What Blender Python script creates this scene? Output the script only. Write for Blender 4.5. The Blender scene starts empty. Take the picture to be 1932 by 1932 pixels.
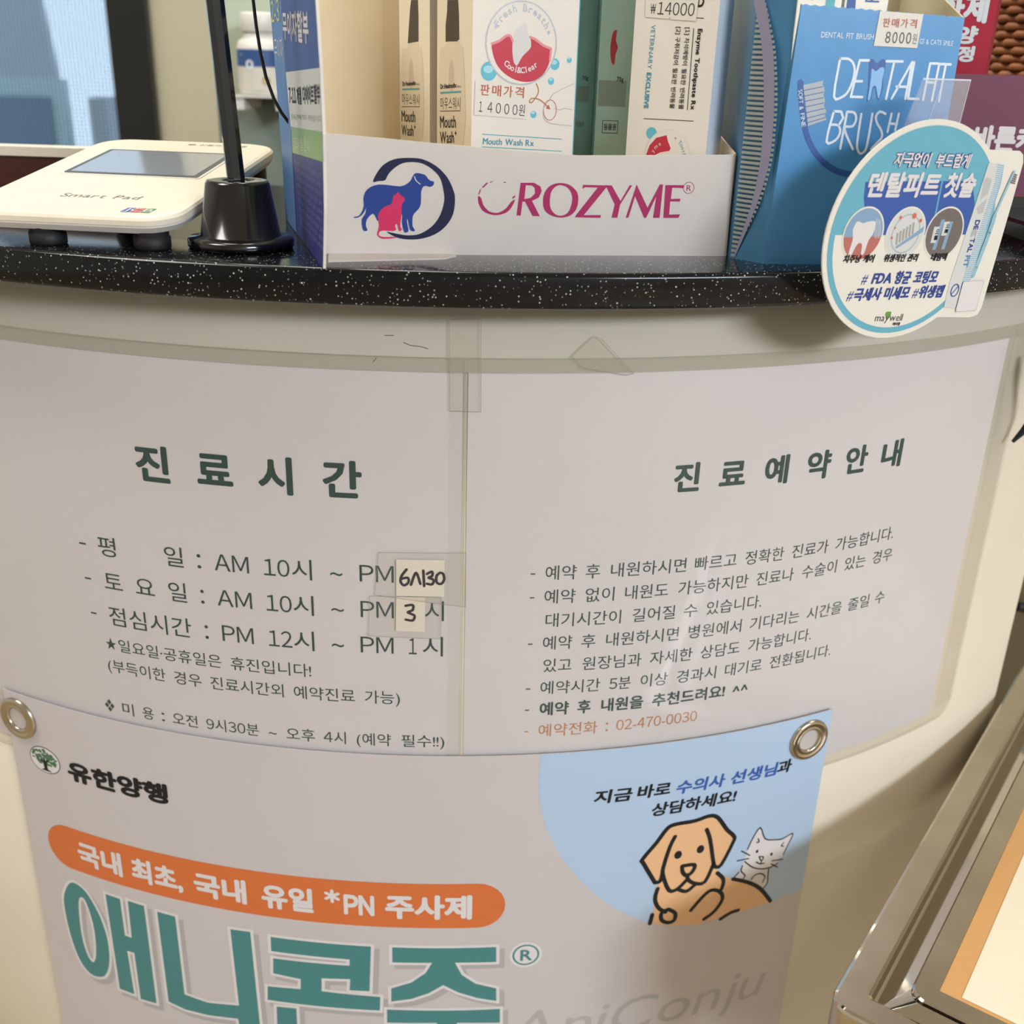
import bpy, bmesh, math, random
from mathutils import Vector, Matrix
random.seed(4)
PI = math.pi
COL = bpy.context.scene.collection
Z0 = 1.18                        # eye height above the floor; lengths below are millimetres from the eye unless noted
CX, CY, R = -56.505, 1019.683, 546.253     # axis and radius of the curved counter front
ZT = -79.0                       # countertop surface
D = {
 'hours': ((12.4,-238.2,0,(('-',-169.2,-165.1),('평',-157.8,-147.3),('일',-119.4,-109.1),(':',-101.5,-99.4),('AM',-92.2,-74.1),('10',-66.3,-53.1),('시',-52,-41.8),('~',-32.6,-26.5),('PM',-17.9,-1))),(12.4,-258.2,0,(('-',-168.7,-164.9),('토',-156.7,-145.8),('요',-138.1,-127.2),('일',-119.1,-109.1),(':',-101.3,-99.4),('AM',-92.3,-73.8),('10',-66.2,-53),('시',-52.2,-41.7),('~',-32.7,-26.4),('PM',-17.9,-1.2),('시',14.2,23.9))),(12.6,-278.7,0,(('-',-168,-164.4),('점심시간',-156.6,-108.3),(':',-100.8,-98.8),('PM',-91.2,-74.3),('12',-66.2,-53.8),('시',-52.9,-42.3),('~',-33.2,-27),('PM',-18.4,-1.6),('1',6.2,10.2),('시',13.2,23.5))),(8.7,-294.8,0,(('★',-161,-154.5),('일요일·공휴일은',-153,-93.1),('휴진입니다!',-88,-44.7))),(8.8,-308.4,0,(('(부득이한',-161.5,-126.4),('경우',-121.2,-105.5),('진료시간외',-100.3,-60.1),('예약진료',-54.5,-22.2),('가능)',-17,1.3))),(8.6,-334.7,0,(('❖',-167.1,-161),('미',-155.8,-148.7),('용',-143.1,-136.3),(':',-131.5,-129.6),('오전',-124.9,-110.1),('9시30분',-104.9,-75.2),('~',-69.7,-65.4),('오후',-60,-44.4),('4시',-39.7,-27.8),('(예약',-22,-3.8),('필수!!)',1.8,24.5))),(20.2,-192,0.032,(('진',-129.8,-111.6),('료',-97.2,-78.8),('시',-66.1,-49),('간',-34.4,-15.5)))),
 'resv': ((16.4,-190.8,0.03,(('진',136.9,150.6),('료',161.4,175.8),('예',186.8,200.6),('약',211.9,226.6),('안',236.4,250.9),('내',261,275.6))),(8.8,-236,0,(('-',66.9,69.2),('예약',74.4,90.1),('후',94.9,102.2),('내원하시면',107.9,148.2),('빠르고',153,176.7),('정확한',181.8,205.1),('진료가',210.3,233.7),('가능합니다.',238.7,280.5))),(8.8,-249.3,0,(('-',66.9,69.2),('예약',74.4,90.2),('없이',95.5,110.5),('내원도',116.3,139.5),('가능하지만',145.1,185.2),('진료나',190.2,213.3),('수술이',218.7,241.7),('있는',247.6,262.4),('경우',267.6,282.6))),(8.8,-262.8,0,(('대기시간이',75.5,115),('길어질',121.2,144.5),('수',149.4,157.1),('있습니다.',162.5,195.1))),(8.8,-276,0,(('-',66.9,69.3),('예약',74.7,89.9),('후',94.9,102.3),('내원하시면',108,147.8),('병원에서',153.4,184.5),('기다리는',189.9,221.2),('시간을',226.3,250.3),('줄일',255,270.7),('수',275.3,282.8))),(8.8,-289.4,0,(('있고',75.5,90.2),('원장님과',96.1,128.1),('자세한',133,157),('상담도',161.8,185.2),('가능합니다.',190.6,231.4))),(8.8,-302.8,0,(('-',66.8,69.1),('예약시간',74.5,106.4),('5분',111.5,123.2),('이상',128.8,144),('경과시',149.3,172.4),('대기로',177.9,200.7),('전환됩니다.',205.9,247.5))),(8.8,-315.8,0.022,(('-',66.7,69),('예약',74.6,90.2),('후',94.9,102.1),('내원을',107.9,131.2),('추천드려요!',136.4,179.3))),(8.8,-315.8,0.01,(('^^',184.2,193.7),))),
 'resv_orange': ((8.7,-329.2,0,(('-',66.9,69),('예약전화',74.5,106.6),(':',111.2,112.5),('02-470-0030',117.2,163.9))),),
 'P_tray': ((-86.4,474.9,-79),(0.98584,0.1677,0),(0,0,1)),
 'P_dent': ((109.6,486.8,-79),(0.99027,0.13917,0),(-0.00486,0.03456,0.99939)),
 'P_side': ((109.6,486.8,-79),(-0.64279,0.76604,0),(0,0,1)),
 'P_sign': ((167,468,-61),(0.9152,0.40301,0),(0.03731,-0.08472,0.99571)),
 'P_leaf': ((-80.7,440,-79),(-0.29969,0.95404,0),(0,0,1)),
 'ring': (((22.1,31),(23.9,34.7),(26.9,38.2),(31.6,40.5),(37.5,41.1),(43.4,40.7),(49.4,38),(54.2,33.5),(56.9,28.3),(57.8,24.3),(57,17.8),(53.7,12.5),(48.8,8.9),(42.7,7),(36.6,6.7),(31.8,7.6),(27.6,9.9),(31.2,9.3),(36.7,8.5),(42.1,9.1),(47.6,12.4),(51.2,17.2),(53,23.1),(52.7,27.7),(51.2,32.9),(48.2,36.2),(44,38.7),(39.9,39.4),(35.1,38.9),(31,36.5),(28.6,33.9),(27.3,31.7),(24.4,31.3)),),
 'dog': (((48.5,31.4),(48.2,29.9),(46.7,29.2),(45.2,29.6),(43.9,29.3),(42.9,27),(42.8,22.4),(41.9,20),(39.7,17.7),(39.1,15.9),(39.1,12.4),(40.2,10.7),(39.1,10.2),(37.8,11.2),(37,15.3),(36.6,14.6),(37.3,10.6),(36.4,9.7),(35.2,10.1),(34.4,14.1),(34.1,18.8),(27.7,17),(24.1,14.6),(23.2,15.7),(21.8,17.7),(19.1,15.1),(18.7,12.2),(19.4,10.6),(18.3,10.2),(17.2,11),(16.9,15.1),(18.5,17.5),(18.9,20.1),(17.9,18),(15.8,16.1),(13.7,15.8),(13.6,16.2),(15.8,16.7),(17.4,19.2),(18,21.5),(17.8,23.8),(18.7,26.7),(20.8,28.7),(24.4,29.9),(29.1,29.7),(33.9,29.3),(36.8,30.4),(38.6,32.1),(39.8,34.4),(41.6,34.9),(44.6,34.2),(45.8,32.8),(47,31.8)),),
 'dogear': (((40,33.5),(40.7,31.8),(42.5,30.3)),),
 'cat': (((32.9,26.9),(33.8,25.7),(35.5,24.6),(35.6,23.1),(34.5,21.7),(34.3,17.6),(34,15.3),(33.7,12.3),(34.4,11),(33.4,10.2),(32.8,11.1),(32.2,13.5),(31.3,12.3),(31.9,11.1),(30.6,10.3),(26.4,10.5),(24.6,9.9),(24.3,8.4),(26.4,7.7),(31.2,7.8),(31.8,7.4),(25.8,6.9),(23.5,8.6),(23.9,10.5),(24.4,12.8),(24,15.8),(24.5,18.1),(26.6,20.4),(29.6,21.6),(30.5,23.4),(30.8,25.1),(32,26)),),
 'gap_o': (((68,25.6),(68.2,22.6),(70.1,19.4),(73.2,17.9),(76.3,17.5),(80,18.3),(82.7,20.4),(84.6,24.3),(82.6,23.1),(80.8,20.7),(78.1,18.9),(75.7,18.5),(72.9,19.2),(70.4,21.8),(69.4,24.7)),),
 'gap_bits': (((68,26.1),(68.7,28.2),(69.4,28.8),(68.6,26.4)),((69.6,29.4),(71.7,31.4),(72.3,31.1),(70.2,29.1)),((72.9,31.5),(74.4,32.1),(74.6,31.9),(73.2,31.2)),((79,31.8),(80.4,31.7),(80.2,31.3),(79.1,31.5)),((83.2,25.2),(84.7,26.3),(84.5,25.4),(83.6,24.6))),
 'letR': (((86.8,31.5),(92.8,31.6),(95.8,30),(96.4,28),(95.2,25.3),(92.2,23.8),(96,17.2),(92.7,17.3),(89,23.5),(87.9,23.4),(87.3,17.4),(85.4,17.5)),((89.2,30.5),(88.7,24.6),(91.5,25.1),(93.4,27),(93.2,29.4),(91.9,30.4))),
 'letO': (((97.2,23),(97.6,27.1),(100,30.3),(103.9,31.6),(108.6,31),(112.2,28.2),(113.2,24.9),(112.6,20.7),(109.9,17.7),(105.6,16.7),(101.2,17.6),(98.2,19.7)),((100.3,23.3),(100.7,27.7),(102.8,30.2),(105.2,30.7),(108.1,29.6),(110.1,26.7),(110.3,23.1),(108.9,19.2),(106.2,17.6),(103.3,18),(101,20.3))),
 'letZ': (((115,31),(125.8,30.9),(125.8,30.1),(116.1,17.9),(124,18),(123.9,16.8),(112.2,16.9),(112.3,17.6),(121.8,29.9),(116,30),(114.8,29.2)),),
 'letY': (((125.3,31),(128.2,30.9),(132.7,24.2),(136.4,31.1),(137.6,31.1),(132.6,22.6),(131.7,16.9),(129,16.9),(130.1,22.7)),),
 'letM': (((139.6,31.5),(145.5,21.4),(150.4,31.7),(151.9,31.6),(151.5,17),(148.4,17),(149.2,26.5),(145.2,17),(144.2,17),(139.3,26.4),(136.9,17),(135.6,16.9)),),
 'letE': (((153,31.4),(161.7,31.5),(161.5,30.2),(156.3,30.3),(156.1,25.4),(160.6,25.6),(160.4,24.3),(155.9,24.3),(155.9,18.5),(161.1,18.7),(160.4,17.1),(153.3,17)),),
 'reg': (((162.6,31.7),(165.5,29)),),
 'd_label': (((39.1,104.8),(58.5,104.2),(57.9,91),(38.3,91.3)),),
 'd_letters': (((24.2,85.9),(23.5,70.9),(27.5,71),(29.9,73.7),(31.3,79),(30.8,83.3),(28.2,85.8),(24.2,85.9)),((37.1,85.6),(33,85.5),(31.1,71),(36.3,71)),((31.9,77.2),(35.2,77.3)),((45.1,85.5),(52.3,85.6)),((48.6,85.6),(47.2,70.6)),((49.7,70.7),(56.7,85.5),(56,70.8)),((51.1,75.6),(56.1,75.6)),((57.6,85.4),(57.2,70.9),(62,70.9)),((68.3,85.3),(64.9,85.2),(64.2,70.6)),((64.5,77.7),(67.6,77.7)),((69.1,85.2),(68.3,70.4)),((69.7,85.1),(74.3,85.1)),((72.1,85),(71.6,70.2)),((24.3,65),(22.6,52.6),(26.6,53.2),(28.3,56.5),(27,59.3),(23.2,59.5)),((24.3,65),(27.6,64.9),(28.9,62.4),(27.3,59.5)),((30.3,64.9),(29.3,49.8)),((30.3,64.9),(33.6,64.6),(34.8,62),(33.6,59.1),(30,58.1),(35.1,49.7)),((36.9,64.2),(36.7,52.4),(38,48.5),(39.9,48.2),(41.4,51.4),(41.9,64.4)),((47.9,64.5),(45.2,65.3),(43.7,63.3),(44.7,60.5),(47,57.7),(47.7,54.9),(45.9,52.6),(43.5,50)),((50.7,64.6),(50,57.2)),((54,64.7),(53.4,57.9)),((50.3,60.6),(53.8,60.5))),
 'd_tooth': (((37.5,85.4),(38.9,86.1),(41,84.6),(42.9,86.2),(44.7,85.6),(44.9,82.6),(44.6,79.3),(45.1,74.4),(43.9,70),(42.6,72.1),(41.6,74.9),(40.6,74.3),(40.4,70.4),(38.6,69.6),(38.5,74.8),(37.9,80.2)),((39,82.4),(40.9,81.4),(43.1,83.1),(44.6,82.3),(44.3,78.2),(44.4,74.4),(43.7,70.4),(41.8,75.4),(40.3,74.8),(40,70.3),(38.9,70.1),(39.1,74.8),(39,79.2))),
 'd_arc': (((7.8,76.1),(8.8,70.7),(10.8,62.5),(13.8,54.2),(19,47),(25.9,41.9),(32.6,39.6),(39,39.4),(45.9,40.6)),),
 'd_brist': (((9.2,75.1),(18.1,77.1),(17.8,75.6),(19,73.4),(18.7,71.5),(19.7,69.3),(19.5,67.1),(20.9,65),(20.4,63.3),(21.5,61.5),(13.4,58.7)),),
 'd_bl': (((9.7,72.9),(17.9,74.7)),((10.2,70.7),(18.4,72.5)),((10.7,68.6),(18.7,70.3)),((11.3,66.4),(19.2,68.2)),((11.9,64.1),(19.8,66)),((12.5,61.9),(20.3,63.9)),((13,60.1),(20.7,62.3))),
 'd_txt': (((14.6,93.9),(37.9,93.7)),((58.6,92.8),(73.9,92.4)),((7.7,73.1),(10.4,67.5),(12.6,57.8)),((40.9,99.3),(56.5,99.3)),((43.4,92.7),(57.1,92.4))),
 'd_corner': (((4.6,105.9),(77.5,103.5),(1.7,1.5)),),
 'd_small': (((58.3,60.5),(60.2,62.6)),((71.5,63.4),(74.7,65.1))),
 's_curve': (((15.4,107.7),(9.4,94.5),(6.4,86.5),(3,70.4),(1.8,56.7),(1.8,42.6),(5.9,24.7),(16.1,2.8)),),
 's_band': (((21.2,107.8),(16.7,97.1),(13.3,86.4),(10.1,70.1),(8.7,56.2),(8.1,42),(10.4,24.2),(16.7,2.5),(15.6,2.6),(7.4,24.6),(3.3,42.4),(3.2,56.6),(4.6,70.3),(7.5,86.5),(11.3,97.1),(15.5,107.7)),),
 'g_ext': (((28.5,34.4),(48.8,33.8),(51.1,32.3),(52.4,28.9),(52.3,11.1),(51.5,-35.2),(50.1,-38.7),(45.8,-39.7),(23.5,-38.2),(16.6,-28)),),
 'g_navy': (((-31.5,21.8),(-30.7,16),(-25.1,0.1),(31.4,-1.3),(30.4,12.1),(25.6,21.7)),),
 'g_half': (((-42.1,0.6),(29.6,-1.3)),),
 'g_c': (((-27,1.2),),((-4.1,0.3),),((17.4,-0.1),),((-37.4,1.5),),((-16.2,0.9),)),
 'g_t': (((-19.7,28.2),(21.5,27.4),(-19.9,33.1)),((-30.7,16.1),(28.4,14.9),(-31.1,24.8)),((-34.9,-10.6),(-18.5,-11.2),(-34.7,-8)),((-13.4,-11.2),(5.5,-11.8),(-13.2,-8.4)),((12.9,-11.8),(22.2,-12.1),(12.8,-9.2)),((-22.4,-20.5),(20.1,-21.9),(-23.4,-15.5)),((-28.7,-27.4),(25.5,-28.5),(-29.1,-22)),((-10.4,-38.2),(5.5,-38.9),(-10.5,-35.1)),((0.6,-40.5),(4.8,-40.8),(0.6,-39.3))),
 'g_pack': (((32.2,28.9),(37.2,28.7),(38.4,21),(35,-22.6),(35.1,-34.8),(28,-33.8),(27.7,-22.8),(31.5,20)),((37.2,28.7),(41.4,28.1),(42.4,19.9),(39.6,-22.8),(35,-22.6),(38.4,21)),((33.1,23.2),(36.3,22.4),(36.5,16.3),(32.9,13.6),(32,21.6)),((36.5,14.1),(36.5,8.2),(33.8,7.4),(32,10.4))),
 'g_packtxt': (((33.4,5),(33.1,-15.9)),((29.2,-6.5),(30.3,-16.4))),
 'g_brush': (((48.1,25.2),(46.8,19.9),(43.7,6.4),(43.3,-0.8),(40.5,-19.9)),((47.6,24.7),(50.5,24.1),(50.6,19.7),(47.2,20.4))),
 'g_qr': (((35.7,-22.5),(47,-23.4),(47.9,-35.9),(36,-35.5)),),
 'g_no': (((31.9,-26.2),),((34.4,-26.3),)),
 'g_leaf': (((-5.1,-35.4),(-4.5,-34),(-1.9,-34.1),(-1.7,-36.2),(-2.8,-37.3)),),
 'l_out': (((1.1,-0.6),(97,-0.1),(155.4,1.9),(152.8,34.9),(177.2,106.7),(-11,99),(-18.2,77),(-21.2,53.4)),),
 'l_strip': (((117.6,104.2),(110.7,73.1),(100.1,48.5),(99.2,36.9)),),
 'l_white': (((110.8,72.9),(-18,76.2),(-20.1,53.9),(98.4,49.2)),),
 'l_green': (((98.4,49.2),(-20.1,53.9),(-19.4,43),(97.5,37.7)),),
 'l_txt': (((115.8,88.9),(13.4,85.4),(107.4,98.2),(13,99)),((101,59.8),(-14.3,64.1),(100.2,68),(-16.3,70.6)),((91.3,40.1),(28.8,43.6),(91.7,46.1),(26.7,49.1)),((176.4,95.2),(126.2,95.3),(170.7,106.4),(125.9,104.6)),((166.7,78.1),(118.1,78.3),(163.2,90.3),(115.5,89.5)),((94.9,52.5),(-18.4,57.5),(96.9,55),(-16.9,59.2))),
 'b_oval': (((-226.8,-380.5),(-203.4,-382.9),(-216.8,-370.9),(-210.4,-389.8)),),
 'b_circle': (((75.9,-340.3),(75,-355.5),(78.7,-381.3),(88.6,-406.2),(102.9,-428.9),(119.6,-447.3),(137.8,-461.7),(148.2,-468.1),(163.2,-473),(177.4,-476),(201.1,-474.8),(230.1,-473.7),(256.3,-472.6)),),
 'b_dogfill': (((157,-396.5),(169,-396.5),(176.6,-395),(183.7,-397.8),(190.5,-407.5),(196.6,-414.1),(196.5,-417.9),(190,-432.3),(186.1,-433.9),(189.7,-439.4),(193.7,-443.1),(200.2,-447.5),(210.8,-453.9),(222.2,-463.6),(230.1,-473.7),(201.1,-474.8),(177.4,-476),(163.2,-473),(148.2,-468.1),(148.9,-457.3),(148.1,-441.5),(151,-436.9),(146.5,-436),(139.9,-421.4),(139.1,-418.1),(148.1,-404.7),(152.9,-398.2)),),
 'b_dog': (((147.7,-436.9),(139.4,-421.3),(138.6,-418),(146.2,-407.5),(151.9,-398.6),(157,-396.5),(169,-396.5),(177.7,-394.9),(183.6,-397.4),(190.5,-407.5),(196.2,-414),(196,-418.4),(190.1,-433),(186.7,-434.1),(184.6,-431),(180.3,-412.7),(177.1,-404.4)),((157.3,-405.3),(154.7,-412.2),(152.1,-425.6),(152.2,-432),(157.2,-444.7),(162.7,-444.6),(168.3,-438.7)),((147.7,-436.9),(150.9,-436.2),(151.9,-429.4)),((168,-435.4),(169,-439.5),(173.9,-443.3),(180.3,-443.6),(184.6,-431)),((163.4,-445.4),(168.7,-448),(174,-444)),((149.8,-441.8),(148.8,-449.4),(151.6,-456.6),(156.5,-461)),((187.9,-438.9),(192.7,-444.8),(192.8,-450.8),(191.4,-454.1)),((173.2,-463.6),(179.8,-455.3),(185.2,-451.4),(191.4,-454.1),(194,-460.5),(189.5,-468.7),(182.9,-473)),((194.6,-476.3),(201,-473.4),(206.5,-473)),((199.5,-446.7),(210.6,-452.5),(220.4,-460.3),(230,-473.4)),((148.1,-461.1),(147.2,-467.6)),((163.9,-428.1),(171.8,-428.8),(171.2,-433.6),(167.7,-436),(164.7,-432.7),(163.9,-428.1)),((158,-459.1),(162.8,-463.1),(162.8,-468.5),(158.9,-469.6),(154.5,-466.5),(154,-461.1),(158,-459.1))),
 'b_eyes': (((160.5,-419.1),(162.8,-419.5)),((174.6,-418.1),(177,-418.6)),((214.1,-430),(215.4,-430.4)),((225.1,-435.4),(226.4,-435.8))),
 'b_catfill': (((207.1,-426.5),(209.3,-420),(213.9,-412.3),(218.7,-422),(226.7,-425),(231.9,-425.9),(239.2,-424.2),(236.8,-432),(234.1,-439.8),(230.2,-443.9),(225.4,-446.4),(225,-452.3),(225.4,-459.2),(223.1,-461.1),(214.7,-455.1),(199.5,-446.7),(203.2,-442.4),(204.8,-440.9),(205.3,-435.8),(206.6,-431.6)),),
 'b_cat': (((207.1,-426.5),(209.3,-420),(213.9,-412.3),(218.7,-422),(226.7,-425),(231.9,-425.9),(239.2,-424.2),(236.8,-432),(234.3,-438.5)),((206.2,-435.4),(212.9,-441.9),(220.8,-445.4),(227.2,-445.6),(230.9,-444.1)),((205.1,-438.3),(204.6,-442.2),(207.9,-446.4),(207,-448.4)),((224.8,-446.6),(225,-452.3),(225.4,-457.8),(223,-460.9)),((212.9,-451.2),(215,-448.5),(219.4,-448.5),(222.8,-451.8),(221.7,-456)),((199.5,-446.7),(203.2,-442.8)),((202.9,-426.7),(209.3,-431.7)),((200.8,-433.5),(208.7,-433.9)),((234.4,-442.2),(226.5,-441)),((231.3,-447.3),(226.2,-443.3)),((213.6,-420.5),(214.6,-423),(213,-423)),((233.1,-429.3),(231.7,-431.1),(233.5,-432)),((216.2,-434.7),(219.5,-435.9),(218.4,-438.5),(216.2,-434.7)),((218.4,-438.5),(217.9,-440.7),(214.6,-438.2)),((217.9,-440.7),(220.8,-441))),
 'b_aeO': (((-219.3,-489.3),(-216.3,-477.8),(-210.5,-469.5),(-204,-469.6),(-197.8,-475.2),(-191.4,-488.9),(-188.2,-505.5),(-188.9,-522.3),(-192.3,-534.4),(-197.6,-540.8),(-206.6,-541.8),(-214.1,-532.5),(-218.5,-512.9)),((-206.8,-483),(-202.5,-478.4),(-199.4,-486),(-197.5,-501.5),(-198.4,-516.9),(-200.3,-526.8),(-203.4,-530.6),(-206.9,-524.9),(-208.8,-508.9))),
 'b_ae': (((-184.3,-468.8),(-173.9,-469.2),(-174.1,-497.8),(-169.2,-498.2),(-168.3,-468.8),(-157.1,-469.2),(-157.4,-547.7),(-168.9,-548.1),(-168.9,-510.1),(-174.1,-510.1),(-173.4,-545.7),(-184.2,-545.4)),),
 'b_ni': (((-148.3,-470.9),(-136.3,-471.4),(-136.3,-533.1),(-120.8,-535.4),(-100,-532.3),(-101,-472.2),(-88.7,-471.7),(-87.4,-552.3),(-100.5,-555.4),(-101.5,-543.6),(-121.7,-545.9),(-136.9,-545.9),(-148.3,-543)),),
 'b_kon': (((-76.3,-473.1),(-17.1,-473),(-18.7,-507.7),(-30.5,-508),(-29.9,-499.2),(-47,-500.5),(-47.4,-510.8),(-12.4,-511.8),(-12.9,-522.7),(-81.2,-523.4),(-80.5,-512.4),(-60.1,-511),(-59.7,-503),(-76.4,-501.3),(-75.7,-489.5),(-30,-488.8),(-29.8,-483.9),(-76.6,-484)),),
 'b_kon2': (((-75.9,-527.8),(-63.6,-527.2),(-63.8,-551),(-76.6,-553.4)),),
 'b_ju': (((-4.8,-472.8),(55.2,-472.8),(55.4,-484.3),(31.4,-483.9),(35.4,-493.4),(43.5,-500.5),(55.9,-505),(56.2,-515),(44.8,-512),(33.3,-507),(24.7,-501.3),(16.2,-507.7),(5.9,-512.5),(-5.9,-515),(-5.8,-504.6),(6,-499.5),(14.5,-491.8),(18.2,-483.9),(-4.9,-484.3)),),
 'b_ju2': (((-8.6,-521.6),(58.5,-521.6),(58.8,-532.8),(33,-531.6),(33.1,-543.7),(21.1,-543.5),(21,-531.5),(-8.7,-532.2)),),
 'b_out': (((-241.3,-339.9),(32.9,-340.8),(144.8,-338.3),(250.5,-339.2),(257.1,-468.8),(257.8,-593),(-238.5,-604.1),(-239.7,-460.5)),),
 'tape': (((25.7,-105.2),(39.7,-105),(40.5,-148.5),(26,-148.2)),((81.8,-122.1),(91.2,-112.8),(95,-113.8),(111.7,-130.6),(108.1,-131.3),(87.1,-127.4))),
 'patch': (((0.4,-225),(24.2,-224.8),(24,-245),(0.2,-245)),((0.2,-245.6),(14.6,-245.2),(14.4,-265.1),(-0.3,-264.9)),((-8.2,-221.4),(34.4,-220.7),(34.7,-250.5),(-10.5,-244.8)),((-13,-245.5),(22.6,-245),(22.2,-268.8),(-14.1,-268.1))),
 'hand': (((5.5,-230.2),(3,-233.9),(2.5,-237),(4.1,-239),(6.3,-237.4),(6.1,-234.8),(3,-235.4)),((7.6,-238.6),(10.1,-231.9),(12.2,-237.9)),((13.7,-230.6),(14.1,-239.1)),((15.5,-232.4),(18,-231.1),(18,-233.5),(16.3,-234.5),(18.8,-235.7),(18,-238.1),(15.5,-237.8)),((22,-231.6),(20.2,-233.5),(20.4,-237.1),(22.6,-237.7),(24,-235.2),(23.4,-232.2),(22,-231.6)),((4.8,-250.4),(8.4,-249.9),(8.3,-252.7),(5.9,-254.1),(9.2,-255.8),(8.3,-258.6),(4.8,-258.2))),
 'P_bf': ((-24.1,515,-77.5),(0.88295,0.46947,0),(0,0,1)),
 'P_bl': ((-42.4,549.4,-77.5),(0.46947,-0.88295,0),(0,0,1)),
 'P_al': ((-64.9,591.8,-77.5),(0.46947,-0.88295,0),(0,0,1)),
 'P_df': ((48.1,527.9,-77.5),(0.86603,-0.5,0),(0,0,1)),
 'P_ee': ((34.8,556,-77.5),(1,0,0),(0,0,1)),
 'P_e1': ((24.5,580,-77.5),(1,0,0),(0,0,1)),
 'bf_edge': (((0.8,75.8),(54.4,77.1),(54.4,39.9)),),
 'bf_ring': (((6.3,86.1),(42.8,86.8),(23.6,104.5),(26.3,69.3)),),
 'bf_gum': (((9.4,86.3),(13.1,87.5),(16.5,89.7),(18.6,89.8),(19.9,87.7),(19.9,83.2),(20.7,79.2),(21.8,77.8),(22.8,78),(25.2,81.6),(28.6,84.6),(29.4,86.3),(29.1,88.6),(28.7,89.7),(31.3,89),(35.6,86.5),(39.8,85.2),(39.5,80.3),(36.9,75),(32,71.6),(26.3,70.8),(19.9,72.2),(14.2,75.6),(10.9,80)),),
 'bf_tooth': (((20.1,89.4),(21.3,92.3),(24,94.3),(26.2,95.6),(27,93.6),(28.2,89.7),(29.4,86.3),(28.3,84.3),(25.2,81.6),(22.8,78),(21.8,77.8),(20.3,80.9),(19.8,85.4)),),
 'bf_bub': (((8.3,74.9),(12.3,74.9)),((42.2,78.7),(44.7,78.8)),((49.9,80.7),(51.2,80.8)),((40.6,71.4),(42.2,71.4)),((31.9,56.8),(33.5,56.8))),
 'bf_label': (((1.5,71),(29.2,69),(28.7,54.7),(1.1,56.4)),),
 'bf_txt': (((3.9,65.1),(25.8,64.3),(4,68.9)),((3.3,57.7),(26.8,56.3),(3.3,62.4)),((5.9,43.9),(32.6,42.8),(5.8,46.3)),((5.6,48.1),(47.6,45.9)),((5.7,42.6),(47.9,40.4))),
 'bf_arc': (((12.3,95),(36.3,94.6)),((15.5,76.2),(33.3,75.2)),((11.3,93.3),(38.2,91.9))),
 'bf_sk': (((53.3,70.7),(48.2,68.7),(42.4,66.1),(41,64.7),(40,62.9)),((40,62.9),(37.6,60.7),(37,57.7),(37.8,54.7),(41.6,52.9),(47.6,52.3),(52.9,51.9)),((42.8,59.6),(45.8,59),(48.7,59.6),(52.5,59.1)),((32.8,70.2),(34,67.8),(33.7,65.5),(30.9,62.1),(29.5,62.4),(30.9,63.8),(35.3,63.1),(40.2,59.6))),
 'bl_txt': (((4.4,66.3),(27.7,67.5),(4.4,68.3)),((4.7,64.5),(27.5,65.8)),((4.4,57.6),(27.2,58.6),(4.4,63.1)),((4.1,56.3),(27.2,57.6)),((4.2,48.9),(22.5,50),(4.1,54.5)),((4.3,41.9),(21.9,43.1),(4.2,47.4)),((15.9,86.8),(24.2,87.1))),
 'bl_bot': (((10,86.8),(25,87.7),(24.4,98.4),(23.4,104),(11.8,104.3),(11.4,99.2),(9.9,94.1)),((12.1,86.5),(24.2,87.1),(25.8,84.8),(29.9,81.4),(30.9,43.3),(3.8,42),(2.6,80),(9,84.5))),
 'al_txt': (((4,66.2),(26.6,67.2),(4.1,68.2)),((3.8,64.6),(26.2,65.5)),((3.2,57.8),(26.1,58.1),(3.4,63.4)),((2.8,56.2),(26.1,57.2)),((2.4,49.1),(20.7,49.7),(2.6,54.4)),((2.2,42.3),(19.8,42.9),(2.4,47.7))),
 'al_bot': (((11.4,86.3),(25.1,87.2),(25.2,98.8),(24.6,105.5),(16.2,105.7),(14.8,102.1),(13.4,96)),((12.6,86.2),(23.8,86.5),(25.5,84.2),(30.2,79.9),(29.5,42.4),(1.1,41.9),(2.9,79.6),(10.4,84.1))),
 'df_edge': (((-1.4,89.3),(37.3,89.9),(38.4,43.3)),),
 'df_label': (((4.9,107.3),(29.9,106.7),(29.4,97.8),(5.1,99.3)),),
 'df_txt': (((7.8,100.4),(28.4,99.7),(7.7,105.1)),((8.5,96.2),(7.7,61.2),(10.8,96)),((30.8,94.8),(30.6,61.6),(32.7,94.7)),((28.7,94.9),(29,61.5)),((25,95.3),(25,61.6),(27.1,95.1)),((20.7,95.5),(20.6,61.7),(22.7,95.4)),((8.1,56.8),(32.4,56.9)),((29.7,99.1),(32.9,99)),((30.2,103.2),(31.8,106.2))),
 'df_ring': (((20.6,41.9),(31.5,42.9)),((12.4,50.7),(14.8,50.9))),
 'df_gum': (((10.5,41),(11.9,45.3),(15,48.8),(20,50.2),(20.9,47.6),(22.5,44.7),(22,43.5),(17.6,42.6),(15,41.2)),),
 'ee_f': (((-1.1,77.4),(14.7,77.9),(15.8,39.6)),((4.6,87.3),(11.8,87.5),(7.6,95.7),(8.8,78.3)),((0.2,72.5),(13.8,72.9),(14.3,61.2),(0.9,60.2)),((4.2,71.4),(11.2,71.6),(4.1,73.9)),((3.7,48.9),(11.1,49.1),(3.4,53.3)),((6.1,42.5),(10.6,42.7),(5.9,45.1))),
 'e1_f': (((1.7,77.1),(10.7,77.4),(11.6,37.5)),((2.2,68.8),(7.7,69),(7.8,61.9),(2.2,61.7)),((2.1,49.9),(5.3,49.6),(2.1,54.5))),
}


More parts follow.
